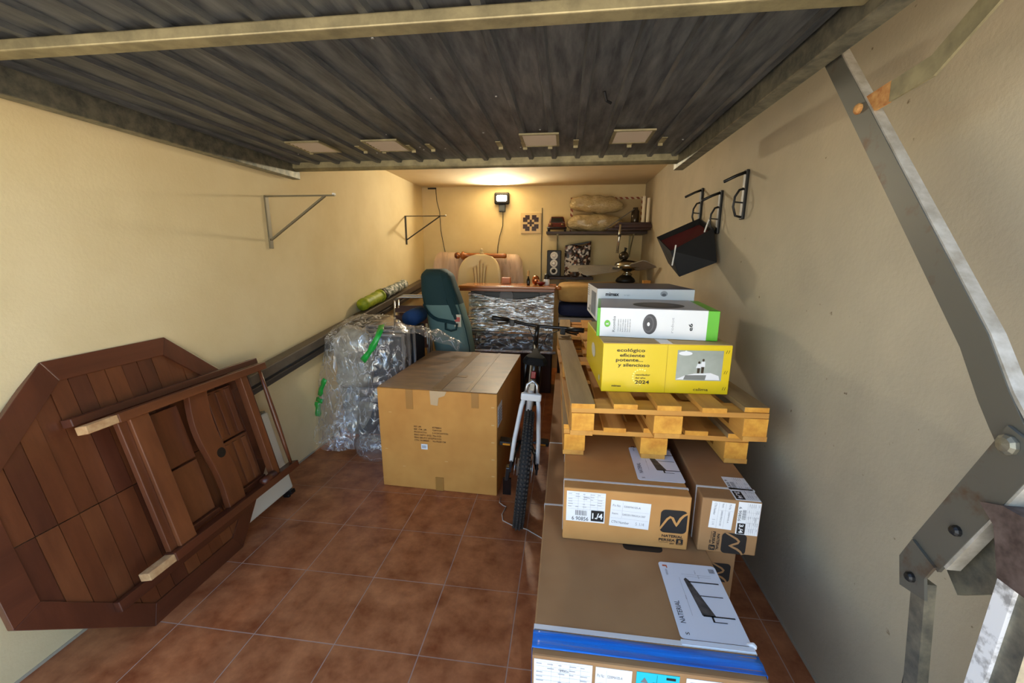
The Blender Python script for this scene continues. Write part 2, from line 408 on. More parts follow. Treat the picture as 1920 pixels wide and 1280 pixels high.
# ================================================================== OCTAGONAL TABLE leaning on the left wall
n_ = Vector((.9747, 0, .2236)); s_ = Vector((-.2236, 0, .9747)); O_ = Vector((-1.525, -.857, 0))
tb = thing('octagonal_table', 'overturned dark wooden octagonal table leaning against the wall, underside showing', 'table', O_)
def tp(y, s, dd): return tuple(Vector((0, y+.857, 0)) + s_*s + n_*dd)
def tq(u, v, w_): return tp(u, v, w_)
hs = .246; a_ = .35; tot = 2*hs*1.0+2*a_   # side .492, flats 1.19
oct_ = [(-.857+hs, 0), (-.857+hs+a_, a_), (-.857+hs+a_, a_+2*hs), (-.857+hs, tot), (-.857-hs, tot), (-.857-hs-a_, a_+2*hs), (-.857-hs-a_, a_), (-.857-hs, 0)]
cy_, cs_ = -.857, tot/2
inn = [(cy_+(y-cy_)*.86, cs_+(s-cs_)*.86) for y, s in oct_]
for k in range(8):
    a, b, c, e = oct_[k], oct_[(k+1) % 8], inn[(k+1) % 8], inn[k]
    obj('rim_board', MB().prism([a, b, c, e], tq, -.028, .0), mahogd[1 if k % 4 in (1, 3) else 2], tb, bevel=.002)
# underside planks, cut to the octagon, in two halves with a seam
def half_w(s):
    # y limits of inner octagon at slope height s
    s0 = inn[0][1]; s1 = inn[3][1]; sa = inn[1][1]; sb = inn[2][1]
    h0 = inn[0][0]-cy_; h1 = inn[1][0]-cy_
    if s < sa: return h0+(h1-h0)*(s-s0)/(sa-s0)
    if s > sb: return h0+(h1-h0)*(s1-s)/(s1-sb)
    return h1
pw_ = .0675
ys = [cy_-.52+i*pw_ for i in range(17)]
lim = inn[1][0]-cy_
def s_limit(y):   # lower/upper s of inner octagon at y
    dy = abs(y-cy_); h0 = inn[0][0]-cy_; s0 = inn[0][1]; sa = inn[1][1]; s1 = inn[3][1]
    ex = 0 if dy <= h0 else (dy-h0)/(lim-h0)*(sa-s0)
    return s0+ex, s1-ex
for i in range(16):
    ya = max(cy_-lim, ys[i]+.0012); yb = min(cy_+lim, ys[i+1]-.0012)
    if yb-ya < .005: continue
    for hlf in (0, 1):
        la, ua = s_limit(ya); lb, ub = s_limit(yb)
        kn = []
        mid = cs_
        if hlf == 0:
            pts = [(ya, la)]
            for kx in (inn[0][0], inn[7][0]):
                if ya < kx < yb: pts.append((kx, inn[0][1]))
            pts += [(yb, lb), (yb, mid-.002), (ya, mid-.002)]
        else:
            pts = [(ya, mid+.002), (yb, mid+.002), (yb, ub)]
            for kx in (inn[0][0], inn[7][0]):
                if ya < kx < yb: pts.append((kx, inn[3][1]))
            pts += [(ya, ua)]
        dep = random.uniform(-.010, -.006)
        obj('plank', MB().prism(pts, tq, -.026, dep), random.choice((mahog[2], mahog[2], mahogl[2], mahogd[2])), tb)
# base frame: two long rails, posts and rod
def tbar(name, y0, y1, s0, s1, d0, d1, m, bevel=.003, label=None):
    mb = MB(); mb.hexa([tp(y0, s0, d0), tp(y1, s0, d0), tp(y1, s1, d0), tp(y0, s1, d0), tp(y0, s0, d1), tp(y1, s0, d1), tp(y1, s1, d1), tp(y0, s1, d1)])
    return obj(name, mb, m, tb, bevel=bevel, label=label)
ur = tbar('rail', -1.01, -.17, .885, .925, .055, .115, mahogl[1])
lr = tbar('rail', -1.01, -.17, .232, .272, .055, .115, mahogd[1])
tbar('rail_end', -1.125, -1.01, .888, .922, .058, .112, rawend, label='pale sawn rail end')
tbar('rail_end', -1.125, -1.01, .235, .269, .058, .112, rawend, label='pale sawn rail end')
tbar('bearer', -1.12, -.15, .925, .958, .0, .05, mahogd[1])
tbar('bearer', -1.20, -.50, .165, .21, .0, .03, mahogd[1])
tbar('post', -.965, -.885, .272, .885, .055, .10, mahogl[2])
tbar('post_edge', -1.0, -.965, .272, .885, .055, .082, mahog[2])
tbar('post', -.362, -.318, .272, .885, .058, .10, mahogl[2])
tbar('post', -.318, -.285, .272, .885, .058, .075, mahogd[2])
# shaped centre board with a round hole
sh = []
for k in range(13):
    q = k/12; sh.append((-.675-.012*math.sin(q*PI*1.0)+.015*math.sin(2*PI*q), .272+.613*q))
sh2 = [(y+.105, s) for y, s in reversed(sh)]
obj('shaped_board', MB().prism(sh+sh2, tq, .05, .085), mahog[2], tb, bevel=.003)
obj('handle_hole', MB().prism(disc(-.615, .555, .026, .026, 18), tq, .0845, .0856), bsteel, tb)
for y0, y1 in ((-.86, -.70), (-.56, -.375)):
    tbar('inner_panel', y0, y1, .30, .575, .012, .03, mahogl[2]); tbar('inner_panel', y0, y1, .585, .86, .012, .03, mahog[2])
    tbar('inner_rail', y0, y1, .275, .30, .012, .055, mahogd[1])
for k in range(3):
    tbar('batten', -.545+k*.058, -.515+k*.058, .31, .56, .03, .04, mahogl[2], .002); tbar('batten', -.545+k*.058, -.515+k*.058, .60, .85, .03, .04, mahog[2], .002)
obj('turned_rod', MB().tube([tp(-.20, .26, .085), tp(-.20, .40, .085), tp(-.20, .58, .085), tp(-.20, .76, .085), tp(-.20, .90, .085)], [.009, .012, .015, .012, .009], 12), mahog[2], tb, smooth=True)
obj('foot_block', MB().tube([tp(-.46, .285, .10), tp(-.36, .285, .10)], .022, 10), mahogd[1], tb, smooth=True)

# ------------------------------------------------------------------ white mobile heater behind the table
ht = thing('mobile_heater', 'cream metal mobile heater on dark castors behind the octagonal table', 'heater', O_)
hm = mat('cream_enamel', (214, 208, 186), .4)
def hbar(name, y0, y1, s0, s1, d0, d1, m, bevel=.004, par=ht):
    mb = MB(); mb.hexa([tp(y0, s0, d0), tp(y1, s0, d0), tp(y1, s1, d0), tp(y0, s1, d0), tp(y0, s0, d1), tp(y1, s0, d1), tp(y1, s1, d1), tp(y0, s1, d1)])
    return obj(name, mb, m, par, bevel=bevel)
hbar('body', -.60, -.10, .06, .60, -.128, -.040, hm, .012)
hbar('side_seam', -.101, -.098, .10, .57, -.090, -.082, bsteel, 0)
hbar('side_vent', -.102, -.097, .26, .56, -.070, -.064, bsteel, 0)
hbar('top_rim', -.58, -.11, .595, .612, -.12, -.05, galv, .004)
for y in (-.56, -.14):
    c = obj('castor', MB().lathe([(.018, -.012), (.022, -.006), (.022, .006), (.018, .012)], 14, tp(y, .023, -.075), 'Y'), bsteel, ht, smooth=False)
    obj('castor_fork', MB().box(*sum([[tp(y, .03, -.075)[0]-.016, tp(y, .03, -.075)[0]+.016], [tp(y, .03, -.075)[1]-.016, tp(y, .03, -.075)[1]+.016], [.022, .075]], [])), galv, c)
hbar('castor_bar', -.16, -.12, .035, .062, -.13, -.02, bsteel, .003)

# ================================================================== AWNING CASSETTE along the left wall
aw = thing('awning_bar', 'long brown-grey aluminium awning bar propped along the cream wall', 'awning bar', (-1.735, -.22, .78))
A0 = Vector((0, 0, 0)); A1 = Vector((0, 3.22, .40))
awm = mat('awning_brown', (104, 92, 76), .45, .3, (90, 80, 66), 10)
awd = mat('awning_dark', (62, 54, 46), .5, .3)
obj('casing', MB().bar(A0+Vector((0, 0, .03)), A1+Vector((0, 0, .03)), .085, .07), awm, aw, bevel=.008)
obj('groove', MB().bar(A0+Vector((.012, 0, -.012)), A1+Vector((.012, 0, -.012)), .05, .018), bsteel, aw)
obj('front_profile', MB().bar(A0+Vector((.016, .0, -.04)), A1+Vector((.016, 0, -.04)), .06, .04), awd, aw, bevel=.005)
e1 = A0.lerp(A1, .985)
obj('end_cap', MB().bar(e1+Vector((.045, -.02, -.03)), e1+Vector((.045, .05, -.024)), .05, .06), mat('white_plastic', (228, 228, 224), .4), aw, bevel=.004)
# rolled windbreak lying on the bar
rw = thing('rolled_windbreak', 'rolled yellow-green windbreak with patterned fabric lying on the awning bar', 'windbreak', (-1.735, 1.30, 1.10))
yg = mat('yellow_green_fabric', (176, 182, 28), .55, 0, (120, 140, 30), 16, bump=.3, bscale=30)
pat = mat('grey_pattern_fabric', (206, 206, 196), .6, 0, (84, 96, 84), 26, lo=.45, hi=.55)
sl = .40/3.22
def rt(y0, y1, r0, r1, mm, nm, m_=9):
    pth = [(0, y0+(y1-y0)*k/m_, (y0+(y1-y0)*k/m_)*sl) for k in range(m_+1)]
    return obj(nm, MB().tube(pth, [r0+(r1-r0)*k/m_+.004*math.sin(k*2.3) for k in range(m_+1)], 14), mm, rw, smooth=True)
rt(0, .42, .056, .062, yg, 'yellow_section'); rt(.40, .48, .070, .058, bsteel, 'dark_band', 2); rt(.36, .44, .064, .068, yg, 'cuff', 2); rt(.47, 1.05, .056, .050, pat, 'patterned_section')

# ================================================================== BIG CARTON
bc = thing('cardboard_carton', 'large ochre cardboard carton with taped top beside the bicycle', 'carton', (-.63, .065, 0), (0, 0, -.035))
W2, DP, HT = .402, 1.07, .712
obj('box', MB().hexa([(-W2, 0, 0), (W2, 0, 0), (W2, DP, 0), (-W2, DP, 0), (-W2-.004, -.004, HT), (W2+.003, -.003, HT), (W2+.002, DP, HT-.004), (-W2, DP, HT)]), cartonm, bc, bevel=.006)
topm = mat('cardboard_shaded_top', (138, 102, 64), .5, 0, (104, 76, 48), 4, (1, 3, 1), .12, 9, coat=.3)  # darker than the sides: the dim light on top is put into the colour
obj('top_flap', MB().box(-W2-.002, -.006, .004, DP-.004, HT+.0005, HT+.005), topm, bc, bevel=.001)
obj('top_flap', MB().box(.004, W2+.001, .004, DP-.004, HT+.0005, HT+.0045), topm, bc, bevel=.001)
FT = Face((0, 0, HT+.005), (1, 0, 0), (0, 1, 0)); FF = Face((0, -.004, 0), (1, -.0, 0), (0, 0, 1))
ttop = mat('shaded_top_tape', (146, 114, 76), .3, coat=.3)  # tape toned down to match the shade painted on the flaps
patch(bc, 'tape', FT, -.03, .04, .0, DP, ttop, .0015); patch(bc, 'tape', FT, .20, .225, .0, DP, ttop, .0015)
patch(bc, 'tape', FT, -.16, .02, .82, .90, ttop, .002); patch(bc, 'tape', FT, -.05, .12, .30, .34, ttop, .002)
patch(bc, 'tape', FF, -.205, -.157, HT-.135, HT, tapem, .002); patch(bc, 'tape', FF, .238, .285, HT-.10, HT, tapem, .002)
poly(bc, 'tape', FF, [(-.04, HT), (.075, HT), (.06, HT-.03), (.02, HT-.045), (.012, HT-.10), (-.035, HT-.095)], tapec, .002)
patch(bc, 'tape', FF, -.02, .035, 0.002, .10, tapem, .002)
stamp = mat('stamp_ink', (120, 82, 40), .7)
rows = [('REF LM:', '82788854'), ('REF. ITM. LM:', 'TAP/3105'), ('PRODUCTO:', '5 PCS/CARTON'), ('PESO NETO (KG):', '78.6 KGS'), ('PESO BRUTO (KG):', '79.8 KGS'), ('CTN. NUMBER:', '96x70x80 CM')]
for i, (a, b) in enumerate(rows):
    v = .452-i*.0195
    text(bc, FF, a, -.158, v, .0115, stamp, bold=.012); text(bc, FF, b, -.03, v, .0115, stamp, bold=.012)
patch(bc, 'sticker', FF, -.112, -.068, .298, .335, whitem, .0015)
marks(bc, 'barcode', FF, [(-.105+i*.006, -.102+i*.006, .306, .327) for i in range(5)], greyink, .002)
FRc = Face((W2+.0025, 0, 0), (0, 1, 0), (0, 0, 1))
patch(bc, 'side_label', FRc, .02, .16, .48, .62, whitem, .002); marks(bc, 'print', FRc, [(.03, .15, .50+i*.02, .507+i*.02) for i in range(5)], greyink, .0028)
dent = mat('cardboard_scuff', (222, 178, 112), .7)
for u, v in ((-.33, .545), (.05, .22), (-.25, .16), (-.37, .28)): marks(bc, 'scuff', FF, [(u, u+.02, v, v+.004)], dent, .0015)
for k in range(5): marks(bc, 'dent', FF, [(.368, .388, .62-k*.12, .628-k*.12)], dent, .0015)

# ================================================================== BICYCLE
bk = thing('mountain_bike', 'white and black mountain bike with knobbly tyres seen from behind', 'bicycle', (-.062, -.155, 0), (0, .088, .058))
rub = mat('tyre_rubber', (26, 25, 24), .8, bump=.2, bscale=60)
wfr = mat('bike_white', (226, 226, 224), .3, coat=.4)
bfr = mat('bike_black', (16, 16, 17), .3, coat=.3)
dusty = mat('tyre_dust', (58, 52, 46), .9)
R0 = .308
def wheel(cy, nm):
    tp_ = []
    for k in range(48):
        a = 2*PI*k/48; tp_.append((0, cy+R0*math.cos(a), R0+.030+R0*math.sin(a)-.0))
    ty = obj(nm, MB().tube(tp_, .031, 12, closed=True), rub, bk, smooth=True)
    kn = MB()
    for k in range(96):
        a = 2*PI*k/96
        for dx, ph in ((-.024, .5), (-.0085, 0), (.0085, 0), (.024, .5)):
            aa = a+ph*PI/96*1.0
            el = math.asin(max(-1, min(1, dx/.033)))
            rr = R0+.0315*math.cos(el)
            c = Vector((dx*1.02, cy+rr*math.cos(aa), R0+.030+rr*math.sin(aa)))
            t = Vector((0, -math.sin(aa), math.cos(aa)))
            kn.bar(c-t*.0055, c+t*.0055, .009, .008, up=(math.sin(el), math.cos(el)*math.cos(aa), math.cos(el)*math.sin(aa)))
    obj('tread_knobs', kn, dusty, ty, stuff=True)
    rim = [(0, cy+.275*math.cos(2*PI*k/40), R0+.030+.275*math.sin(2*PI*k/40)) for k in range(40)]
    obj('rim', MB().tube(rim, .011, 8, closed=True), bfr, ty, smooth=True)
    obj('hub', MB().lathe([(.012, -.05), (.028, -.032), (.014, -.02), (.014, .02), (.028, .032), (.012, .05)], 12, (0, cy, R0+.03), 'X'), alum, ty, smooth=True)
    sp = MB()
    for k in range(28):
        a = 2*PI*k/28; sx = .03*(1 if k % 2 else -1)
        sp.tube([(sx, cy+.026*math.cos(a+.6), R0+.03+.026*math.sin(a+.6)), (0, cy+.27*math.cos(a), R0+.03+.27*math.sin(a))], .0012, 4, cap=False)
    obj('spokes', sp, alum, ty)
    return ty
wheel(0, 'rear_wheel'); fw = wheel(1.08, 'front_wheel')
ax = R0+.03
def tb_(nm, pts, rad, m, n=10, **k): return obj(nm, MB().tube(pts, rad, n), m, bk, smooth=True, **k)
for sx in (-1, 1):
    tb_('seat_stay', [(sx*.078, .0, ax+.03), (sx*.072, .06, ax+.15), (sx*.052, .115, ax+.34), (sx*.036, .15, .755)], [.012, .0135, .014, .013], wfr)
    tb_('chain_stay', [(sx*.078, .0, ax), (sx*.062, .2, ax-.01), (sx*.035, .42, .30)], .011, bfr)
    obj('dropout', MB().box(sx*.078-.006, sx*.078+.006, -.02, .03, ax-.03, ax+.04), bfr, bk)
obj('stay_bridge', MB().bar((-.062, .13, .735), (.062, .13, .735), .03, .045), wfr, bk, bevel=.008)
tb_('stay_arch', [(-.036, .15, .75), (-.03, .165, .80), (0, .175, .825), (.03, .165, .80), (.036, .15, .75)], .010, alum)
tb_('seat_tube', [(0, .42, .30), (0, .30, .58), (0, .235, .76)], .018, wfr)
obj('shock_link', MB().bar((0, .15, .79), (0, .235, .80), .03, .05), mat('bike_dirty_white', (206, 196, 176), .6, 0, (160, 150, 130), 20), bk, bevel=.006)
tb_('seat_post', [(0, .235, .76), (0, .185, .93)], .014, bfr)
tb_('top_tube', [(0, .25, .74), (0, .55, .82), (0, .86, .90)], .019, bfr)
tb_('down_tube', [(0, .42, .30), (0, .66, .58), (0, .88, .82)], .024, wfr)
tb_('head_tube', [(0, .895, .78), (0, .862, .92)], .022, bfr)
for sx in (-1, 1):
    tb_('fork_leg', [(sx*.06, 1.08, ax), (sx*.06, .985, .56), (sx*.055, .925, .74)], .017, bfr)
obj('fork_crown', MB().bar((-.065, .922, .75), (.065, .922, .75), .05, .04), bfr, bk, bevel=.008)
tb_('stem', [(0, .865, .92), (0, .84, .99), (0, .87, 1.045)], .017, bfr)
hb = tb_('handlebar', [(-.345, .80, 1.085), (-.20, .85, 1.07), (-.10, .875, 1.05), (0, .88, 1.045), (.10, .875, 1.047), (.20, .85, 1.055), (.335, .81, 1.06)], .0125, bfr)
for sx, z in ((-1, 1.086), (1, 1.06)):
    obj('grip', MB().tube([(sx*.345, .80, z), (sx*.225, .842, z-.012)], [.019, .017], 12), bsteel, hb, smooth=True)
    lv = obj('brake_lever', MB().tube([(sx*.20, .86, z-.02), (sx*.235, .90, z-.045), (sx*.31, .885, z-.055)], [.011, .008, .006], 8), bfr, hb, smooth=True)
    obj('brake_body', MB().box(min(sx*.175, sx*.215), max(sx*.175, sx*.215), .83, .885, z-.055, z-.005), bsteel, hb, bevel=.006)
tb_('brake_cable', [(-.17, .87, 1.04), (-.08, 1.0, 1.03), (-.02, 1.0, .92), (0, .93, .80)], .0035, bsteel, 6)
tb_('brake_cable', [(.17, .87, 1.03), (.09, .98, .97), (.04, .96, .85), (.03, .60, .80)], .0035, bsteel, 6)
sdl = [(0, -.02), (.05, -.015), (.072, .02), (.066, .07), (.036, .13), (.022, .20), (.016, .27), (0, .285)]
sdl = sdl+[(-x, y) for x, y in reversed(sdl[1:-1])]
sd = MB(); nn = len(sdl)
sd.add([(x*.96, y+.06, .955) for x, y in sdl]+[(x, y+.06, .975) for x, y in sdl]+[(x*.75, y*.95+.065, .995+(.004 if y < .06 else 0)) for x, y in sdl],
       [tuple(range(nn-1, -1, -1)), tuple(range(2*nn, 3*nn))]+[(i, (i+1) % nn, nn+(i+1) % nn, nn+i) for i in range(nn)]+[(nn+i, nn+(i+1) % nn, 2*nn+(i+1) % nn, 2*nn+i) for i in range(nn)])
obj('saddle', sd, mat('saddle_black', (10, 10, 11), .85, spec=.2), bk, smooth=True, bevel=.004)
obj('rear_light', MB().box(-.015, .015, .165, .185, .84, .885), mat('red_lens', (120, 8, 10), .2), bk, bevel=.004)
cw = obj('chainring', MB().lathe([(.085, -.002), (.088, 0), (.085, .002)], 28, (-.045, .42, .30), 'X'), bsteel, bk)
obj('crank', MB().bar((-.06, .42, .30), (-.075, .27, .36), .022, .012), bfr, bk); obj('crank', MB().bar((.06, .42, .30), (.075, .57, .24), .022, .012), bfr, bk)
pe = mat('pedal_amber', (220, 140, 30), .3)
for sx, y, z in ((-1, .27, .36), (1, .57, .24)):
    x0, x1 = sorted((sx*.08, sx*.17)); p_ = obj('pedal', MB().box(x0, x1, y-.04, y+.04, z-.013, z+.013), bsteel, bk, bevel=.004)
    obj('pedal_reflector', MB().box(x0+.022, x1-.022, y-.045, y-.04, z-.006, z+.006), pe, p_)
obj('cassette', MB().lathe([(.022, -.03), (.052, -.028), (.048, -.02), (.044, -.014), (.038, -.006), (.03, .0)], 20, (-.012, 0, ax), 'X').lathe([(.05, -.0), (.05, .002)], 20, (-.055, 0, ax), 'X'), alum, bk)
dr = obj('rear_derailleur', MB().box(-.105, -.08, -.01, .04, ax-.10, ax-.01), bfr, bk, bevel=.006)
obj('jockey_cage', MB().bar((-.092, .015, ax-.09), (-.085, .05, ax-.22), .01, .05, up=(1, 0, 0)), bfr, dr)
obj('disc_rotor', MB().lathe([(.055, -.001), (.082, -.001), (.082, .001), (.055, .001)], 24, (.05, 0, ax), 'X'), alum, bk)
obj('brake_caliper', MB().box(.055, .085, .03, .075, ax+.02, ax+.09), bfr, bk, bevel=.005)

# ================================================================== PERGOLA CARTONS
def nlogo(par, F, u, v, sz, m_bg, m_line):
    poly(par, 'logo', F, rrect(sz, sz, sz*.18, 5, u, v), m_bg, .001)
    k = sz
    ln = [(.0, .14), (.10, .33), (.25, .60), (.36, .70), (.45, .66), (.55, .46), (.615, .36), (.66, .45), (.75, .66), (.86, .80), (1.0, .90)]
    wd = [.035, .04, .045, .05, .05, .045, .045, .045, .05, .045, .035]
    mb = MB(); vs = []; n = len(ln)
    for i, (a, b) in enumerate(ln):
        a0 = ln[max(0, i-1)]; a1 = ln[min(n-1, i+1)]; t = Vector((a1[0]-a0[0], a1[1]-a0[1])).normalized(); nx, ny = -t.y, t.x
        if 6 >= i >= 6: nx, ny = 0, 1.6
        for sg in (1, -1): vs.append(F.p(u+(a+nx*wd[i]*sg)*k, v+(b+ny*wd[i]*sg)*k, .0016))
    mb.add(vs, [(2*i, 2*i+1, 2*i+3, 2*i+2) for i in range(n-1)])
    obj('logo_swoosh', mb, m_line, par)
def brand(par, F, u, v, k, m_line, narrow=1):      # logo, name and model lines; (u, v) lower left, k = logo size
    nlogo(par, F, u, v+k*.50, k, inkm, m_line)
    text(par, F, 'NATERIAL', u+k*.10, v+k*.30, k*.115, inkm, k*.80, bold=.02)
    text(par, F, 'PERSEA', u, v+k*.12, k*.115, inkm, k*.62, bold=.02)
    text(par, F, '5007', u+k*.42, v+.0, k*.07, inkm, k*.18, bold=.02)
    marks(par, 'underline', F, [(u, u+k*.38, v+k*.055, v+k*.068)], inkm, .001)
    poly(par, 'number_badge', F, rrect(k*.26, k*.26, k*.04, 3, u+k*.66, v+0), inkm, .001)
    text(par, F, '5', u+k*.79, v+k*.09, k*.12, m_line, k*.11, bold=.03, align='CENTER', e=.0018)
    text(par, F, 'SEATS', u+k*.79, v+k*.025, k*.04, m_line, k*.18, bold=.02, align='CENTER', e=.0018)
def shiplabel(par, F, w_, h_, frac):   # printed shipping label, lower-left at F origin
    patch(par, 'shipping_label', F, 0, w_, 0, h_, whitem, .001)
    g = []
    for i in range(7):
        v = h_*(.96-.09*i)
        g.append((w_*.03, w_*.97, v, v+.0006))
    for q in (.30, .45, .62, .80): g.append((w_*q, w_*q+.0006, h_*.42, h_*.96))
    rnd = random.Random(3)
    for i in range(7):
        for q in range(5):
            if rnd.random() < .65:
                u0 = w_*(.04+q*.19); g.append((u0, u0+w_*rnd.uniform(.05, .13), h_*(.915-.085*i), h_*(.915-.085*i)+h_*.018))
    marks(par, 'small_print', F, g, lightink, .0016)
    text(par, F, '690856', w_*.45, h_*.80, h_*.05, greyink, w_*.15, e=.0016)
    bars = []; u = w_*.24
    while u < w_*.53:
        b = rnd.choice((.008, .014, .02))*w_; bars.append((u, u+b*.6, h_*.21, h_*.38)); u += b+w_*.008
    marks(par, 'barcode', F, bars, inkm, .0016)
    text(par, F, '6 90856', w_*.15, h_*.04, h_*.135, inkm, w_*.43, e=.0016)
    poly(par, 'number_box', F, rrect(w_*.33, h_*.36, w_*.01, 2, w_*.645, h_*.05), inkm, .0016)
    text(par, F, frac, w_*.81, h_*.14, h_*.19, whitem, w_*.27, e=.0022, bold=.03, align='CENTER')
def notelabel(par, F, w_, h_, pno='S200M4105-A', head='P/o No:', ink=greyink):
    patch(par, 'order_label', F, 0, w_, 0, h_, whitem, .001)
    marks(par, 'rule', F, [(w_*.03, w_*.97, h_*q, h_*q+.0006) for q in (.32, .62)]+[(w_*.30, w_*.30+.0006, h_*.35, h_*.95)], lightink, .0015)
    text(par, F, head, w_*.05, h_*.76, h_*.09, ink, w_*.2, e=.0016); text(par, F, pno, w_*.33, h_*.76, h_*.075, ink, w_*.42, e=.0016)
    text(par, F, 'Item:', w_*.05, h_*.46, h_*.08, ink, w_*.16, e=.0016); text(par, F, 'GARDEN PERGOLA 5007', w_*.31, h_*.45, h_*.075, ink, w_*.58, e=.0016)
    text(par, F, 'CTN Number', w_*.05, h_*.12, h_*.10, ink, w_*.45, e=.0016); text(par, F, '5 1/4', w_*.66, h_*.12, h_*.12, lightink, w_*.22, e=.0016)
shade_i = mat('pergola_print', (48, 46, 46), .6, 0, (84, 80, 76), 40)
def leaflet(par, F, w_=.205, h_=.31, redm=orangeink):   # sheet with pergola drawing; F origin lower left, U across the sheet's short side
    pts = rrect(w_, h_, .012, 4)
    mb = MB(); mb.prism(pts, lambda a, b, c: F.p(a, b, c), 0, .0012)
    sh_ = obj('leaflet', mb, paper, par)
    e = .0018
    G = F.turn(0, 0, PI/2)     # reading direction along +V
    # drawing: roof dark quad, posts
    dk = [[(.060, .235), (.075, .243), (.112, .085), (.082, .085)], ]
    poly(sh_, 'roof_print', F, [(.072, .238), (.080, .246), (.088, .236), (.132, .088), (.090, .090)], shade_i, e)
    for q in ((.084, .186, .226, .231), (.105, .180, .168, .1715), (.092, .188, .087, .092), (.118, .158, .068, .071), (.116, .122, .068, .09)): marks(sh_, 'post_print', F, [q], inkm, e)
    marks(sh_, 'dimension_lines', F, [(.070, .170, .262, .2626), (.080, .168, .253, .2536), (.058, .0586, .085, .245)], greyink, e)
    marks(sh_, 'qr_blank', F, [(.172+.004*i, .1745+.004*i, .278, .298) for i in range(5)], greyink, e)
    text(sh_, G, 'NATERIAL', .055, -.030, .017, inkm, .085, e=e)
    text(sh_, G, 'S', .014, -.030, .012, inkm, .009, e=e)
    poly(sh_, 'maker_mark', F, [(.012, .300), (.028, .300), (.028, .286), (.024, .286), (.024, .293), (.012, .293)], redm, e)
    text(sh_, G, 'PERSEA', .252, -.024, .007, greyink, .028, e=e)
    for (a, b, s__) in ((.122, .268, '348 cm'), (.128, .246, '321 cm'), (.060, .15, '304 cm'), (.098, .2, '228 cm')):
        text(sh_, G, s__, b, -a, .004, greyink, .016, e=e)
    return sh_
def strap_loop(par, x0, x1, y, z0, z1, wd=.011, t=.0015):
    mb = MB(); mb.box(x0-t, x1+t, y, y+wd, z1, z1+t); mb.box(x0-t, x0, y, y+wd, z0, z1); mb.box(x1, x1+t, y, y+wd, z0, z1)
    return obj('strap', mb, strapm, par)

# low carton
c2 = thing('flat_carton', 'long low brown carton with white strap and blue tape on the floor', 'carton', (.435, -1.402, 0))
CW = .32; CH = .45; CL = 2.9
obj('box', MB().box(-CW, CW, 0, CL, 0, CH), cardd, c2, bevel=.006)
FT2 = Face((-CW, 0, CH), (1, 0, 0), (0, 1, 0)); FF2 = Face((-CW, 0, 0), (1, 0, 0), (0, 0, 1))
strap_loop(c2, -CW, CW, .085, 0, CH, .016); strap_loop(c2, -CW, CW, .725, 0, CH); strap_loop(c2, -CW, CW, 1.36, 0, CH)
blue = mat('blue_tape', (8, 104, 206), .3, 0, (24, 132, 230), 6, (.3, 6, 1), .5, 8, coat=.4)
btp = MB()
btp.grid(lambda a, b: Vector((-CW-.002+a*(2*CW+.004), .022+b*.058, CH+.0015+.0016*math.sin(b*9+a*3)*(.4+a))), 30, 8)
btp.grid(lambda a, b: Vector((-CW-.002, .022+b*.058, CH-.30*a)), 4, 4); btp.grid(lambda a, b: Vector((CW+.002, .022+b*.058, CH-.30*a)), 4, 4)
obj('blue_tape', btp, blue, c2, smooth=True, solid=.0008)
LF = Face((.552, -1.294, CH), (1, 0, 0), (0, 1, 0)); LF.O -= Vector((.435, -1.402, 0))
leaflet(c2, Face((.552-.435, -1.294+1.402, CH+.002), (1, 0, 0), (0, 1, 0)), .200, .315)
obj('torn_film', MB().sell((.315, .11, CH+.003), (.03, .02, .012), 2, 8, 5, .01, 60), whitem, c2)
patch(c2, 'knot_tape', FT2, .435, .64, .088, .104, mat('milky_tape', (232, 236, 240), .25), .0045)
F_ = Face((-CW+.006, -.0008, CH-.245), (1, 0, 0), (0, 0, 1)); shiplabel(c2, Face((-CW+.006, -.0005, CH-.185), (1, 0, 0), (0, 0, 1)), .165, .175, '2./4')
notelabel(c2, Face((-CW+.180, -.0005, CH-.15), (1, 0, 0), (0, 0, 1)), .10, .138)
cy_l = mat('cyan_label', (30, 196, 214), .45)
FC = Face((-CW+.292, -.0005, CH-.16), (1, 0, 0), (0, 0, 1)); patch(c2, 'cyan_label', FC, 0, .115, 0, .15, cy_l, .001)
marks(c2, 'cyan_print', FC, [(.004, .111, .11, .111), (.055, .0556, .04, .146), (.08, .105, .134, .142), (.045, .07, .115, .12)], inkm, .0016)
poly(c2, 'warning_mark', FC, [(.012, .116), (.032, .116), (.022, .134)], greyink, .0016)
FW = Face((-CW+.425, -.0005, CH-.17), (1, 0, 0), (0, 0, 1)); patch(c2, 'care_label', FW, 0, .115, 0, .158, whitem, .001)
text(c2, FW, 'B2B', .062, .120, .018, inkm, .03, e=.0016); marks(c2, 'care_print', FW, [(.01, .05, .13+.008*i, .1315+.008*i) for i in range(3)], lightink, .0016)
obj('handle_cut', MB().prism(rrect(.15, .05, .02, 4), lambda a, b, c: Vector((.0+a, .474+b, CH+c)), 0, .001), inkm, c2, label='dark printed emblem edge')

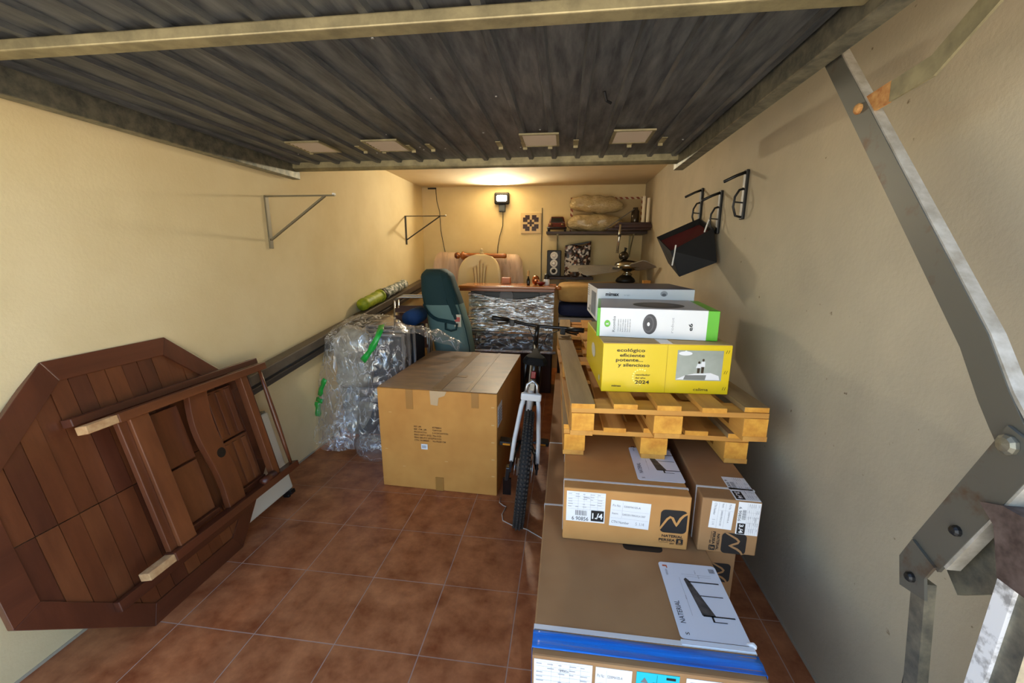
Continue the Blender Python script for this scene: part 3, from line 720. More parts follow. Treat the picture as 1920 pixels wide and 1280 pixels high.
# carton 1/4
c1 = thing('pergola_carton', 'brown carton printed one of four, lying on the flat carton under the pallets', 'carton', (.437, -.90, .452), (0, 0, -.012))
BW = .240; BH = .2275; BL = 2.45
obj('box', MB().box(-BW, BW, 0, BL, 0, BH), cardm, c1, bevel=.005)
strap_loop(c1, -BW, BW, .055, 0, BH); strap_loop(c1, -BW, BW, .63, 0, BH)
F1 = Face((-BW, -.0005, 0), (1, 0, 0), (0, 0, 1))
shiplabel(c1, Face((-BW+.012, -.0005, .085), (1, 0, 0), (0, 0, 1)), .150, .130, '1./4')
notelabel(c1, F1.turn(.180, .080, -.035), .150, .112)
brand(c1, F1, .372, .022, .098, cardm)
leaflet(c1, Face((.494-.437, -.803+.90, BH+.0015), (1, 0, 0), (0, 1, 0)), .186, .290, inkm)

# carton 3/4
c3 = thing('pergola_carton', 'narrow brown carton printed three of four, squeezed beside the right wall', 'carton', (.822, -.898, .452), (0, 0, -.03))
DW = .105
obj('box', MB().box(-DW, DW, 0, 2.3, 0, BH), cardd, c3, bevel=.005)
strap_loop(c3, -DW, DW, .075, 0, BH); strap_loop(c3, -DW, DW, .70, 0, BH)
F3 = Face((-DW, -.0005, BH), (0, 0, -1), (1, 0, 0))     # print turned a quarter turn: reads downwards
shiplabel(c3, F3.turn(.004, .128, 0), .136, .078, '3./4')
notelabel(c3, F3.turn(.010, .035, -.04), .112, .082)
brand(c3, F3.turn(.138, .04, 0), 0, .0, .088, cardd)
T3 = Face((-DW, 0, BH+.0005), (0, -1, 0), (1, 0, 0)); shiplabel(c3, T3.turn(-.168, .118, 0), .165, .088, '3./4')

# carton 4 below
c4 = thing('pergola_carton', 'dark-marked brown carton standing on the floor beneath the narrow carton', 'carton', (.815, -.862, 0))
obj('box', MB().box(-.052, .062, 0, 2.2, 0, .448), cardd, c4, bevel=.004)
F4 = Face((-.052, -.0005, .448), (0, 0, -1), (1, 0, 0))
nlogo(c4, F4, .07, .015, .085, inkm, cardd); text(c4, F4, 'NATERIAL', .17, .03, .01, inkm, .07)

# ================================================================== PALLETS
def pallet(label, loc, rz, Lg, fresh, group=None, nb=5, width=.80):
    t = thing('wooden_pallet', label, 'pallet', loc, (0, 0, rz), group)
    ml = pinew if not fresh else pinew
    bwid = .098
    for k in range(nb):
        x = k*(width-bwid)/(nb-1); jit = random.uniform(-.012, .012)
        b_ = obj('deck_board', MB().box(x, x+bwid, jit, Lg+jit*.5, .122, .144), pinew[1] if k in (0, 4) else pine[1], t, bevel=.0015)
        obj('board_end', MB().box(x+.001, x+bwid-.001, jit-.001, jit+.001, .123, .143), pineend, b_)
    for y in (.0, Lg/2-.06, Lg-.12):
        obj('cross_board', MB().box(.002, width-.002, y+.004, y+.12, .100, .122), pine[0], t, bevel=.0015)
        for x, wx in ((.004, .094), (width/2-.058, .116), (width-.100, .096)):
            bl = obj('block', MB().box(x, x+wx, y+.0, y+.125, .022, .100), pine[1], t, bevel=.0015)
            if y == 0: obj('block_end', MB().box(x+.001, x+wx-.001, y-.001, y+.001, .023, .099), pineend, bl)
    for x, wx in ((.0, .094), (width/2-.052, .104), (width-.096, .096)):
        obj('skid_board', MB().box(x, x+wx, 0, Lg, 0, .022), pine[1], t, bevel=.0015)
    return t
zp = .6815
pallet('lower wooden pallet set back beneath another pallet, resting on cartons', (.190, -.625, zp), .022, 1.62, False)
pallet('upper wooden pallet carrying the yellow fan box', (.217, -.735, zp+.145), .055, 1.66, True)
pallet('short wooden pallet lying crosswise behind the bicycle handlebar', (.14, 1.10, zp+.145), 0, .44, False, nb=5, width=.9)
pallet('short wooden pallet under the crosswise pallet behind the handlebar', (.14, 1.12, zp), 0, .40, False, nb=5, width=.9)

# ================================================================== BOXES ON THE PALLET
yl = mat('yellow_print', (236, 204, 14), .4, coat=.25)
kraft = card('kraft_top', (206, 172, 116), (192, 158, 104))
yb_ = thing('fan_box', 'yellow printed ceiling fan box with a photo panel, on the upper pallet', 'box', (.352, -.570, zp+.290), (0, 0, .06))
YW, YD, YH = .553, .60, .222
obj('box', MB().box(0, YW, 0, YD, 0, YH), yl, yb_, bevel=.003)
obj('lid', MB().box(.002, YW-.002, .002, YD-.002, YH, YH+.002), kraft, yb_)
patch(yb_, 'packing_tape', Face((0, 0, YH+.002), (1, 0, 0), (0, 1, 0)), .245, .30, 0, YD, tapec, .0015)
FY = Face((0, -.0004, 0), (1, 0, 0), (0, 0, 1))
bkm = mat('brown_black_ink', (58, 44, 20), .5)
text(yb_, FY, 'ecológico', .060, .186, .0155, bkm, .122, bold=.018); text(yb_, FY, 'eficiente', .074, .163, .0155, bkm, .108, bold=.018)
text(yb_, FY, 'potente...', .058, .142, .0155, bkm, .118, bold=.018); text(yb_, FY, 'y silencioso', .068, .119, .0155, bkm, .138, bold=.018)
for k in range(12):
    a = math.radians(60+k*19); poly(yb_, 'ring_dot', FY, disc(.170+.034*math.cos(a), .073+.034*math.sin(a), .0042, None, 10), mat('pale_yellow', (250, 240, 120), .5), .001)
text(yb_, FY, 'ventilador', .147, .078, .009, bkm, .064, bold=.01); text(yb_, FY, 'del año', .147, .064, .009, bkm, .045, bold=.01)
text(yb_, FY, '2024', .147, .041, .0165, bkm, .062, bold=.02); text(yb_, FY, 'mimax', .045, .025, .009, bkm, .042, bold=.03)
text(yb_, FY, 'calima', .402, .015, .0135, bkm, .064, bold=.005)
marks(yb_, 'fold_line', FY, [(.278, .2792, .002, YH)], mat('dark_yellow', (176, 140, 20), .5), .0008)  # fold drawn as a line of darker yellow
photo = mat('photo_grey', (150, 156, 142), .4, 0, (176, 182, 170), 5)
PX0, PX1, PY0, PY1 = .322, .517, .062, .198
patch(yb_, 'photo_panel', FY, PX0, PX1, PY0, PY1, photo, .0009)
poly(yb_, 'printed_bed', FY, [(.322, .066), (.36, .084), (.40, .094), (.47, .098), (.505, .085), (.51, .066)], whitem, .0014)
poly(yb_, 'printed_bed_base', FY, [(.355, .066), (.362, .086), (.452, .088), (.448, .066)], mat('photo_mid', (128, 130, 124), .5), .0018)
poly(yb_, 'printed_fan', FY, disc(.356, .184, .029, .0095, 20), whitem, .0014); poly(yb_, 'printed_fan_hub', FY, disc(.357, .191, .006, .006, 10), whitem, .0016)
for u, hh in ((.417, .052), (.434, .064)):
    poly(yb_, 'printed_figure_legs', FY, [(u-.006, .096), (u+.005, .096), (u+.006, .096+hh*.5), (u-.006, .096+hh*.5)], bkm, .002)
    poly(yb_, 'printed_figure_shirt', FY, [(u-.012, .096+hh*.45), (u+.009, .096+hh*.45), (u+.008, .096+hh*.82), (u-.007, .096+hh*.82)], whitem, .0022)
    poly(yb_, 'printed_figure_head', FY, disc(u, .096+hh*.93, .005, .006, 10), bkm, .0024)
marks(yb_, 'corner_dashes', FY, [], bkm) if False else None
for v in (.186, .094, .02):
    for q in (0, 1): poly(yb_, 'dash', FY, [(.526+q*.009, v), (.528+q*.009, v), (.533+q*.009, v+.015), (.531+q*.009, v+.015)], bkm, .001)
FYL = Face((-.0004, YD, 0), (0, -1, 0), (0, 0, 1))
poly(yb_, 'side_picture', FYL, disc(.30, .125, .07, .035, 20), mat('pale_print', (220, 214, 190), .5), .001); poly(yb_, 'side_dot', FYL, disc(.53, .045, .018, .014, 14), MATS['pale_print'], .001)

gr = mat('lime_green_print', (92, 190, 26), .4, coat=.2)
rb = thing('robot_vacuum_box', 'white and green robot vacuum box lying on the yellow box', 'box', (.331, -.425, zp+.516), (0, 0, -.085))
RW, RD, RH = .532, .44, .135
obj('box', MB().box(.014, RW-.048, 0, RD, 0, RH), whitem, rb, bevel=.002)
obj('green_end', MB().box(0, .0145, 0, RD, 0, RH), gr, rb, bevel=.002); obj('green_end', MB().box(RW-.0485, RW, 0, RD, 0, RH), gr, rb, bevel=.002)
obj('grey_lid', MB().box(.014, RW-.048, 0, RD, RH, RH+.0012), mat('silver_print', (196, 196, 200), .4), rb)
FRB = Face((0, -.0004, 0), (1, 0, 0), (0, 0, 1)); FRT = Face((0, 0, RH+.0014), (1, 0, 0), (0, 1, 0))
poly(rb, 'robot_print', FRT, disc(.29, .16, .12, .12, 32), mat('charcoal_print', (62, 62, 66), .45), .0006); poly(rb, 'robot_print_ring', FRT, disc(.29, .16, .075, .075, 28), mat('charcoal_print_light', (86, 86, 90), .45), .001)
poly(rb, 'round_emblem', FRB, disc(.048, .062, .0135, .0165, 18), gr, .001); text(rb, FRB.turn(.048, .062, PI/2), 'R', 0, -.006, .013, whitem, .010, e=.0018, align='CENTER', bold=.03)
GR = FRB.turn(0, 0, PI/2)
text(rb, GR, 'Roomba', .024, -.084, .013, greyink, .074)
for i, s__ in enumerate(('robot aspirador', 'Aspirateur robot', 'Robot stofzuiger', 'Saugroboter robot', 'Robot aspirapolvere', 'Robot aspirador wifi')):
    text(rb, GR, s__, .026, -.100-.0105*i, .0055, greyink, .060, bold=.0)
for (ru, rv, mm, e) in ((.031, .047, 'charcoal_print', .001), (.024, .040, 'charcoal_print_light', .0014), (.018, .031, 'charcoal_print', .0018), (.006, .009, 'white_print', .0022)):
    poly(rb, 'robot_side_print', FRB, disc(.238-(0 if ru > .03 else .006), .066, ru, rv, 24), MATS[mm], e)
text(rb, FRB.turn(.404, .042, PI/2), 'e6', 0, -.018, .017, inkm, .034, bold=.02); text(rb, FRB.turn(.33, .03, PI/2), 'robot', 0, -.012, .012, lightink, .07, bold=-.005)
marks(rb, 'small_print', FRB, [(.422, .4235, .045, .06)], greyink, .001)

mm_ = thing('lamp_fan_box', 'white and dark-blue fan box with a worn blue lid behind the robot vacuum box', 'box', (.362, .035, zp+.516), (0, 0, .05))
bl_ = mat('dark_blue_lid', (70, 76, 104), .45, 0, (44, 48, 74), 7, (.5, 3, 1), .05, 20)
MW, MD, MH = .545, .50, .188
obj('box', MB().box(0, MW, 0, MD, 0, MH), whitem, mm_, bevel=.003)
obj('blue_lid', MB().box(.001, MW-.001, .001, MD-.001, MH, MH+.0012), bl_, mm_)
FM = Face((0, -.0004, 0), (1, 0, 0), (0, 0, 1)); FML = Face((-.0004, MD, 0), (0, -1, 0), (0, 0, 1))
text(mm_, FM, 'mimax', .048, .148, .021, inkm, .076, bold=.035); text(mm_, FM, 'fan light', .152, .150, .007, lightink, .034)
poly(mm_, 'lamp_print', FM, disc(.375, .163, .02, .016, 18), lightink, .001); poly(mm_, 'lamp_print_core', FM, disc(.375, .157, .012, .008, 14), greyink, .0014)
poly(mm_, 'blue_swoosh', FM, [(.41, .113), (.45, .122), (.49, .126), (.543, .125), (.543, .04), (.41, .04)], mat('blue_print', (74, 110, 176), .4), .001)
patch(mm_, 'side_photo', FML, .24, .46, .02, .16, mat('slate_print', (110, 122, 132), .4, 0, (150, 160, 168), 9), .001)
marks(mm_, 'side_text', FML, [(.03, .11, .172-.014*i, .177-.014*i) for i in range(5)]+[(.05, .14, .02, .03), (.16, .20, .02, .06)], greyink, .001)

# ================================================================== STACK BEHIND THE PALLETS
dkc = thing('storage_chest', 'low black storage chest under the folded mats by the wall', 'chest', (.62, 2.52, 0))
obj('body', MB().box(-.50, .50, -.36, .40, 0, .84), mat('black_wood', (24, 22, 22), .5), dkc, bevel=.006)
obj('white_board', MB().box(-.50, .50, -.372, .40, .84, .90), mat('dull_white_board', (176, 166, 150), .6), dkc, bevel=.003)
nb_ = mat('navy_fabric', (22, 32, 66), .8, bump=.25, bscale=12)
tag(obj('folded_mat', MB().sell((.62, 2.51, .979), (1.02, .80, .15), 6, 40, 14, .006, 3, 4), nb_, smooth=True), 'dark navy folded camping mat on the storage chest', 'mat')
tag(obj('foam_mattress', MB().sell((.62, 2.52, 1.160), (1.04, .80, .200), 7, 44, 14, .008, 2, 2), mat('ochre_foam', (190, 152, 88), .85, 0, (170, 130, 72), 6, bump=.1), smooth=True), 'folded ochre foam mattress under the ceiling fan', 'mattress')

fan = thing('ceiling_fan', 'dismounted ceiling fan with grey blades and chrome motor lying on the mattress', 'ceiling fan', (.90, 2.62, 1.335))
obj('motor_housing', MB().lathe([(.0, .0), (.05, .004), (.06, .03), (.03, .05), (.05, .065), (.13, .09), (.155, .125), (.14, .16), (.09, .18), (.05, .19), (0, .195)], 32), mat('brushed_chrome', (170, 164, 150), .18, 1), fan, smooth=True)
obj('base_ring', MB().lathe([(.10, -.066), (.115, -.05), (.10, -.02), (.05, .02)], 28, (-.02, -.03, .0)), bsteel, fan, smooth=True)
obj('globe', MB().sell((-.05, 0, .235), (.115, .115, .11), 2, 20, 12), mat('smoked_chrome', (80, 74, 66), .12, .9), fan, smooth=True)
obj('finial', MB().tube([(-.04, 0, .28), (-.035, 0, .315), (-.03, 0, .33)], [.010, .014, .02], 10), bsteel, fan, smooth=True)
blm = mat('blade_grey', (150, 146, 138), .45, 0, (136, 130, 120), 8)
def blade(ang, z0, z1, r0=.10, r1=.68, wd=.15):
    ca, sa = math.cos(ang), math.sin(ang); mb = MB()
    pts = [(r0, -.03), (r0+.10, -wd/2), (r1-.03, -wd/2-.01), (r1, -wd*.35), (r1, wd*.35), (r1-.03, wd/2+.01), (r0+.10, wd/2), (r0, .03)]
    def fn(u, v, w_):
        q = (u-r0)/(r1-r0); return (u*ca-v*sa, u*sa+v*ca, z0+(z1-z0)*q-v*.42+w_)
    mb.prism(pts, fn, -.003, .003); b_ = obj('blade', mb, blm, fan)
    obj('blade_iron', MB().bar((.05*ca, .05*sa, z0), ((r0+.14)*ca, (r0+.14)*sa, z0+(z1-z0)*.12+.006), .04, .008), chrome, b_)
blade(math.radians(177), .10, .085); blade(math.radians(215), .105, .06); blade(math.radians(290), .10, .16, .10, .50); blade(math.radians(35), .10, .10, .10, .30)
wb = tag(obj('wooden_block', MB().box(1.02, 1.10, 2.24, 2.30, 1.262, 1.312), pine[0], bevel=.002), 'small pine block on the mattress beside the wall', 'wood block')

# ================================================================== SHELVES AND WALL THINGS
us = thing('wall_shelf', 'upper dark walnut wall shelf carrying pillows and toy car', 'shelf', (-.075, 2.95, 1.838))
obj('board', MB().box(0, 1.235, 0, .35, 0, .032), walnut, us, bevel=.002)
for x in (.14, 1.08):
    b_ = obj('bracket', MB().box(x-.012, x+.012, .335, .35, -.28, 0).box(x-.012, x+.012, .03, .35, -.012, 0), galvb, us)
    obj('bracket_strut', MB().bar((x, .34, -.26), (x, .06, -.01), .012, .012), galvb, b_)
ls = thing('wall_shelf', 'lower dark wall shelf carrying the loudspeaker', 'shelf', (-.085, 2.96, 1.272))
obj('board', MB().box(0, .62, 0, .34, 0, .032), walnut, ls, bevel=.002)
obj('bracket', MB().box(.28, .30, .05, .34, -.012, 0).box(.28, .30, .325, .34, -.16, 0), galvb, ls)
# toy car
tc = thing('toy_car', 'dark red vintage toy car on the upper shelf', 'toy car', (.055, 3.02, 1.871))
tc.scale = (1.22, 1.22, 1.22)
cr_ = mat('oxblood_paint', (92, 24, 20), .25, coat=.5)
obj('body', MB().hexa([(-.095, -.02, .025), (.095, -.02, .025), (.095, .20, .025), (-.095, .20, .025), (-.085, -.01, .09), (.085, -.01, .09), (.085, .19, .09), (-.085, .19, .09)]), cr_, tc, bevel=.014)
obj('cabin', MB().hexa([(-.085, .03, .088), (.085, .03, .088), (.085, .17, .088), (-.085, .17, .088), (-.066, .05, .155), (.066, .05, .155), (.066, .15, .155), (-.066, .15, .155)]), cr_, tc, bevel=.012)
obj('windscreen', MB().hexa([(-.068, .025, .095), (.068, .025, .095), (.068, .03, .095), (-.068, .03, .095), (-.054, .042, .142), (.054, .042, .142), (.054, .047, .142), (-.054, .047, .142)]), bsteel, tc)
obj('bumper', MB().tube([(-.10, -.025, .035), (-.05, -.04, .035), (.05, -.04, .035), (.10, -.025, .035)], .008, 8), bsteel, tc, smooth=True)
for sx in (-1, 1):
    obj('headlamp', MB().lathe([(0, -.012), (.014, -.008), (.016, 0), (.012, .008)], 14, (sx*.06, -.02, .068), 'Y'), mat('brass_dull', (120, 90, 60), .3, .7), tc, smooth=True)
    for y in (.03, .16): obj('wheel', MB().lathe([(.02, -.012), (.026, -.008), (.026, .008), (.02, .012)], 16, (sx*.085, y, .026), 'X'), bsteel, tc)
# picture
pf = thing('picture_panel', 'flat picture panel with red and white striped border behind the pillows', 'picture', (.66, 3.255, 1.871), (-.02, 0, 0))
obj('panel', MB().box(-.44, .49, .0, .012, 0, .44), mat('ivory_card', (190, 166, 118), .6), pf)
stripe = bpy.data.materials.new('striped_border'); stripe.use_nodes = True
nt = stripe.node_tree; wv = nt.nodes.new('ShaderNodeTexWave'); wv.inputs['Scale'].default_value = 9; wv.bands_direction = 'DIAGONAL'
tcx = nt.nodes.new('ShaderNodeTexCoord'); nt.links.new(tcx.outputs['Object'], wv.inputs['Vector']); rpx = nt.nodes.new('ShaderNodeValToRGB')
rpx.color_ramp.interpolation = 'CONSTANT'; rpx.color_ramp.elements[0].color = lin((150, 78, 46)); rpx.color_ramp.elements[1].position = .5; rpx.color_ramp.elements[1].color = lin((214, 196, 160))
nt.links.new(wv.outputs['Fac'], rpx.inputs[0]); nt.links.new(rpx.outputs[0], nt.nodes['Principled BSDF'].inputs['Base Color'])
for x0, x1, z0, z1 in ((-.44, -.405, 0, .44), (.455, .49, 0, .44), (-.405, .455, .415, .44)): obj('border', MB().box(x0, x1, -.002, .0, z0, z1), stripe, pf)
# pillows
pil = mat('pillow_plastic', (218, 198, 150), .2, 0, (198, 174, 122), 9, (1, 1, 1.6), 1.0, 17, coat=.6, detail=7)
for n_b in pil.node_tree.nodes:
    if n_b.type == 'BUMP': n_b.inputs['Distance'].default_value = .05
def pillow(c, sz, seed, label):
    R_ = Matrix.Rotation(.02*seed, 3, 'Y')
    o = obj('pillow', MB().sell((0, 0, 0), sz, 2.8, 64, 32, .022, 9, seed, R_), pil, smooth=True); o.location = c
    tag(o, label, 'pillow'); return o
pillow((.53, 3.13, 1.978), (.70, .235, .205), 1, 'lower puffy cream pillow in clear plastic lying on the shelf')
pillow((.545, 3.13, 2.208), (.66, .235, .205), 3, 'upper puffy cream pillow in clear plastic lying on another pillow')
# boards and odds on the right of the shelf
red = wood('oxblood_board', (64, 24, 20), (44, 16, 14), 0, .35)
for k, (x0, x1, y0, y1, z0, th, lb) in enumerate(((.66, 1.15, 2.72, 3.10, 1.871, .022, 'lowest dark red board of the pile overhanging the upper shelf'), (.74, 1.155, 2.70, 3.08, 1.894, .035, 'middle dark red board of the pile on the upper shelf'), (.78, 1.15, 2.74, 3.12, 1.93, .03, 'topmost dark red board of the pile, under the white tubes'))):
    tag(obj('wooden_board', MB().box(x0, x1, y0, y1-.09, z0, z0+th), red, bevel=.003), lb, 'board')
tag(obj('metal_angle', MB().bar((.64, 2.90, 1.888), (.98, 2.90, 2.125), .03, .010), mat('dull_metal', (96, 92, 84), .4, .7)), 'dull grey metal angle leaning across the pillows', 'metal angle')
tag(obj('glass_jar', MB().lathe([(.045, 0), (.048, .01), (.048, .14), (.03, .165), (.03, .185)], 20, (1.0, 2.95, 1.961)), mat('dark_glass', (70, 60, 50), .08, .3), smooth=True), 'dark glass jar standing on the board pile', 'jar')
wt = mat('white_tube', (226, 216, 190), .45)
for k, (x, y, h_) in enumerate(((1.075, 2.83, .30), (1.122, 2.80, .275))):
    tag(obj('white_tube', MB().lathe([(.019, 0), (.019, h_), (.015, h_), (.015, h_-.02)], 14, (x, y, 1.961)), wt, smooth=False), ('taller white plastic tube standing on the board pile', 'shorter white plastic tube standing on the board pile')[k], 'tube')
ct = thing('chrome_tube', 'chrome tube hanging down in front of the upper shelf boards', 'tube', (.79, 2.675, 1.60))
obj('tube', MB().tube([(-.012, 0, 0), (.004, .0, .20), (.008, .01, .33)], .014, 12), chrome, ct, smooth=True); obj('collar', MB().lathe([(.018, .19), (.02, .205), (.018, .22)], 12, (.004, 0, 0)), bsteel, ct)
# speaker
sp_ = thing('loudspeaker', 'charcoal loudspeaker with three white-ringed drivers on the lower shelf', 'loudspeaker', (.03, 3.03, 1.305))
obj('cabinet', MB().box(-.092, .092, 0, .20, 0, .335), mat('charcoal_plastic', (30, 30, 32), .5), sp_, bevel=.012)
for z, cone in ((.265, whitem), (.168, whitem), (.072, bsteel)):
    q = obj('driver_ring', MB().lathe([(.028, -.004), (.038, -.008), (.048, -.006), (.050, .002)], 24, (0, -.001, z), 'Y'), mat('silver_ring', (228, 228, 224), .35), sp_, smooth=True)
    obj('cone', MB().lathe([(0, -.012), (.015, -.011), (.028, -.004)], 20, (0, -.001, z), 'Y'), cone, q, smooth=True)
# patterned packet
pk = bpy.data.materials.new('collage_print'); pk.use_nodes = True; nt = pk.node_tree
vo = nt.nodes.new('ShaderNodeTexVoronoi'); vo.inputs['Scale'].default_value = 38; vo.distance = 'CHEBYCHEV'; tcx = nt.nodes.new('ShaderNodeTexCoord'); nt.links.new(tcx.outputs['Object'], vo.inputs['Vector'])
rpx = nt.nodes.new('ShaderNodeValToRGB'); rpx.color_ramp.interpolation = 'CONSTANT'
els = rpx.color_ramp.elements; els[0].color = lin((36, 26, 24)); els[1].position = .38; els[1].color = lin((110, 66, 48))
e3 = els.new(.56); e3.color = lin((208, 200, 190)); e4 = els.new(.8); e4.color = lin((60, 44, 40))
sep = nt.nodes.new('ShaderNodeSeparateColor'); nt.links.new(vo.outputs['Color'], sep.inputs[0]); nt.links.new(sep.outputs[0], rpx.inputs[0]); nt.links.new(rpx.outputs[0], nt.nodes['Principled BSDF'].inputs['Base Color'])
nt.nodes['Principled BSDF'].inputs['Roughness'].default_value = .3
pb = thing('printed_bag', 'crumpled bag with dark collage print on the lower shelf', 'bag', (.33, 3.10, 1.305))
def pbf(a, b):
    x = -.165+.33*a; z = b*(.37+.06*a+.02*math.sin(a*7)); y = -.07*math.sin(PI*a)*(1-b*.8)+.015*noise.noise(Vector((a*6, b*6, 1)))
    return Vector((x, y, z))
obj('front_sheet', MB().grid(pbf, 18, 18), pk, pb, smooth=True, solid=.004)
obj('back_sheet', MB().grid(lambda a, b: Vector((pbf(a, b).x, .045*math.sin(PI*a)*(1-b*.8)+.02, pbf(a, b).z)), 18, 18), pk, pb, smooth=True, solid=.004)
obj('top_hem', MB().bar((-.16, .012, .385), (.168, .012, .44), .02, .025), bsteel, pb, bevel=.004)
# decorative tile on wall
dt = thing('patterned_tile', 'cream wall tile with dark brown cross pattern on the back wall', 'tile', (-.435, YB, 1.865))
obj('tile_body', MB().box(0, .27, -.014, 0, 0, .262), mat('cream_glaze', (212, 186, 136), .3), dt, bevel=.002)
PT = ['.........', '..XX.XX..', '.XXX.XXX.', '.XX.X.XX.', '...XXX...', '.XX.X.XX.', '.XXX.XXX.', '..XX.XX..', '.........']
bg_ = mat('brown_glaze', (52, 28, 24), .3)
c_ = .262/9
pm = MB()
for i, row in enumerate(PT):
    for k, ch in enumerate(row):
        if ch == 'X': pm.box(k*.03, k*.03+.03, -.0155, -.0135, .262-(i+1)*c_, .262-i*c_)
obj('pattern', pm, bg_, dt)
# thin conduit
cb = tag(obj('wall_cable', MB().tube([(-.15, YB-.006, 2.19), (-.148, YB-.008, 1.9), (-.152, YB-.006, 1.6), (-.147, YB-.008, 1.3), (-.15, YB-.006, .9)], .005, 6), mat('dark_cable', (40, 34, 30), .6)), 'thin dark cable clipped down the back wall beside the patterned tile', 'cable')
lc = thing('hanging_cable', 'thin black cable dropping from the ceiling corner of the back wall', 'cable', (-1.6, YB-.008, 2.45))
obj('cable', MB().tube([(0, 0, 0), (.01, 0, -.16), (.045, 0, -.30), (.055, 0, -.55), (.09, 0, -.75), (.12, 0, -.90)], .0045, 6), bsteel, lc, smooth=True)
obj('ceiling_clip', MB().box(-.11, .006, -.006, .006, -.006, .012), bsteel, lc)

# LED work lamp
lp = thing('work_lamp', 'lit LED work lamp hanging on the back wall', 'lamp', (-.685, YB-.03, 2.31))
obj('housing', MB().box(-.10, .10, -.045, .03, -.075, .075), bsteel, lp, bevel=.02)
obj('led_panel', MB().prism(rrect(.135, .075, .02, 4, -.0675, -.038), lambda u, v, w_: (u, w_, v), -.0485, -.0455), mat('led_glow', (255, 252, 240), .3, emit=((255, 250, 240), 14)), lp)
obj('battery_handle', MB().box(-.045, .045, -.02, .03, -.17, -.07), mat('lamp_grey', (66, 74, 82), .4), lp, bevel=.012)
obj('cord', MB().tube([(.01, 0, -.17), (.005, .015, -.35), (-.04, .015, -.50), (-.06, .015, -.62), (-.07, .015, -.75)], .005, 6), bsteel, lp, smooth=True)
ld = bpy.data.lights.new('work_lamp_light', 'AREA'); ld.shape = 'RECTANGLE'; ld.size = .15; ld.size_y = .09; ld.energy = 10; ld.color = (1, .88, .66); ld.spread = math.radians(160)
lo = bpy.data.objects.new('work_lamp_light', ld); COL.objects.link(lo); lo.parent = lp; lo.location = (0, -.052, .0); lo.rotation_euler = (-PI/2-.03, 0, 0)

# hooks on the right wall
def hook(y, zt, zb, label, arm=.125):
    h = thing('wall_hook', label, 'hook', (XR, y, zb), group='black hooks on the right wall')
    H = zt-zb
    obj('back_bar', MB().box(-.018, 0, -.020, .020, 0, H), bsteel, h, bevel=.005)
    obj('arm', MB().tube([(-.012, 0, H-.012), (-.06, -.0, H-.03), (-arm, 0, H-.062)], .0085, 8), bsteel, h, smooth=True)
    obj('loop', MB().tube([(-.012, 0, H*.63), (-.038, 0, H*.60), (-.058, 0, H*.46), (-.062, 0, H*.26), (-.045, 0, H*.08), (-.012, 0, .012)], .0065, 8), bsteel, h, smooth=True)
    obj('loop_rung', MB().tube([(-.01, 0, H*.34), (-.06, 0, H*.36)], .004, 6), bsteel, h)
hook(.18, 2.04, 1.775, 'black steel wall hook with nothing hung on it, on the right wall')
hook(.545, 1.985, 1.715, 'middle black steel wall hook beside the hanging black crate')
hook(.945, 2.06, 1.79, 'black steel wall hook behind the hanging black crate')
# black crate
bx = thing('hanging_crate', 'tilted black soft crate with dark red lining hanging on the right wall', 'crate', (.98, .62, 1.42))
o3 = Vector((.98, .62, 1.42))
R4, R1, R2_, R3 = [Vector(p)-o3 for p in ((.852, .46, 1.604), (1.125, .535, 1.75), (1.113, .80, 1.836), (.80, .66, 1.70))]
B4, B1 = Vector((.917, .45, 1.442))-o3, Vector((1.13, .43, 1.535))-o3
B2 = B1+(R2_-R1)*.8+Vector((.01, .02, -.02)); B3 = B4+(R2_-R1)*.75+Vector((-.02, .0, .02))
blk = mat('black_canvas', (12, 12, 14), .75, bump=.1, bscale=40)
for nm, q in (('front_panel', (R4, R1, B1, B4)), ('side_panel', (R3, R4, B4, B3)), ('back_panel', (R2_, R3, B3, B2)), ('wall_panel', (R1, R2_, B2, B1)), ('bottom_panel', (B4, B1, B2, B3))):
    obj(nm, MB().add(q, [(0, 1, 2, 3)]), blk, bx, solid=.006)
lm_ = mat('red_lining', (86, 14, 22), .7)
k_ = .16
lin_pts = [v.lerp(b, k_) for v, b in ((R4, B4), (R1, B1), (R2_, B2), (R3, B3))]
ctr = sum(lin_pts, Vector())/4
obj('lining', MB().add([ctr+(p-ctr)*.93 for p in lin_pts], [(0, 1, 2, 3)]), lm_, bx, solid=.004)
wh = MATS['white_plastic']
obj('handle_strip', MB().bar(R4.lerp(R1, .12)+Vector((-.005, -.012, .02)), R4.lerp(R1, .05)+Vector((0, -.012, -.10)), .008, .006), wh, bx)
obj('handle_strip', MB().bar(R1.lerp(R2_, .1)+Vector((-.03, -.02, .045)), R1+Vector((-.06, -.02, -.025)), .008, .006), wh, bx)

# triangular brackets on the left wall
def wbracket(y, zt, zb, arm, label, m):
    h = thing('shelf_bracket', label, 'bracket', (XL, y, zb)); H = zt-zb
    obj('upright', MB().box(0, .012, -.016, .016, 0, H), m, h, bevel=.002)
    obj('arm', MB().box(.005, arm, -.011, .011, H-.008, H), m, h)
    obj('strut', MB().bar((.012, 0, H*.17), (arm*.86, 0, H-.006), .014, .012), m, h)
    obj('arm_tip', MB().box(arm-.012, arm, -.011, .011, H-.002, H+.010), MATS['white_plastic'], h)
wbracket(.23, 1.945, 1.605, .49, 'dull grey folding shelf bracket on the left wall above the octagonal table', mat('dull_bracket', (128, 120, 98), .5, .5))
wbracket(2.65, 2.04, 1.695, .52, 'dark folding shelf bracket on the left wall near the back corner', mat('dark_bracket', (58, 54, 48), .5, .5))

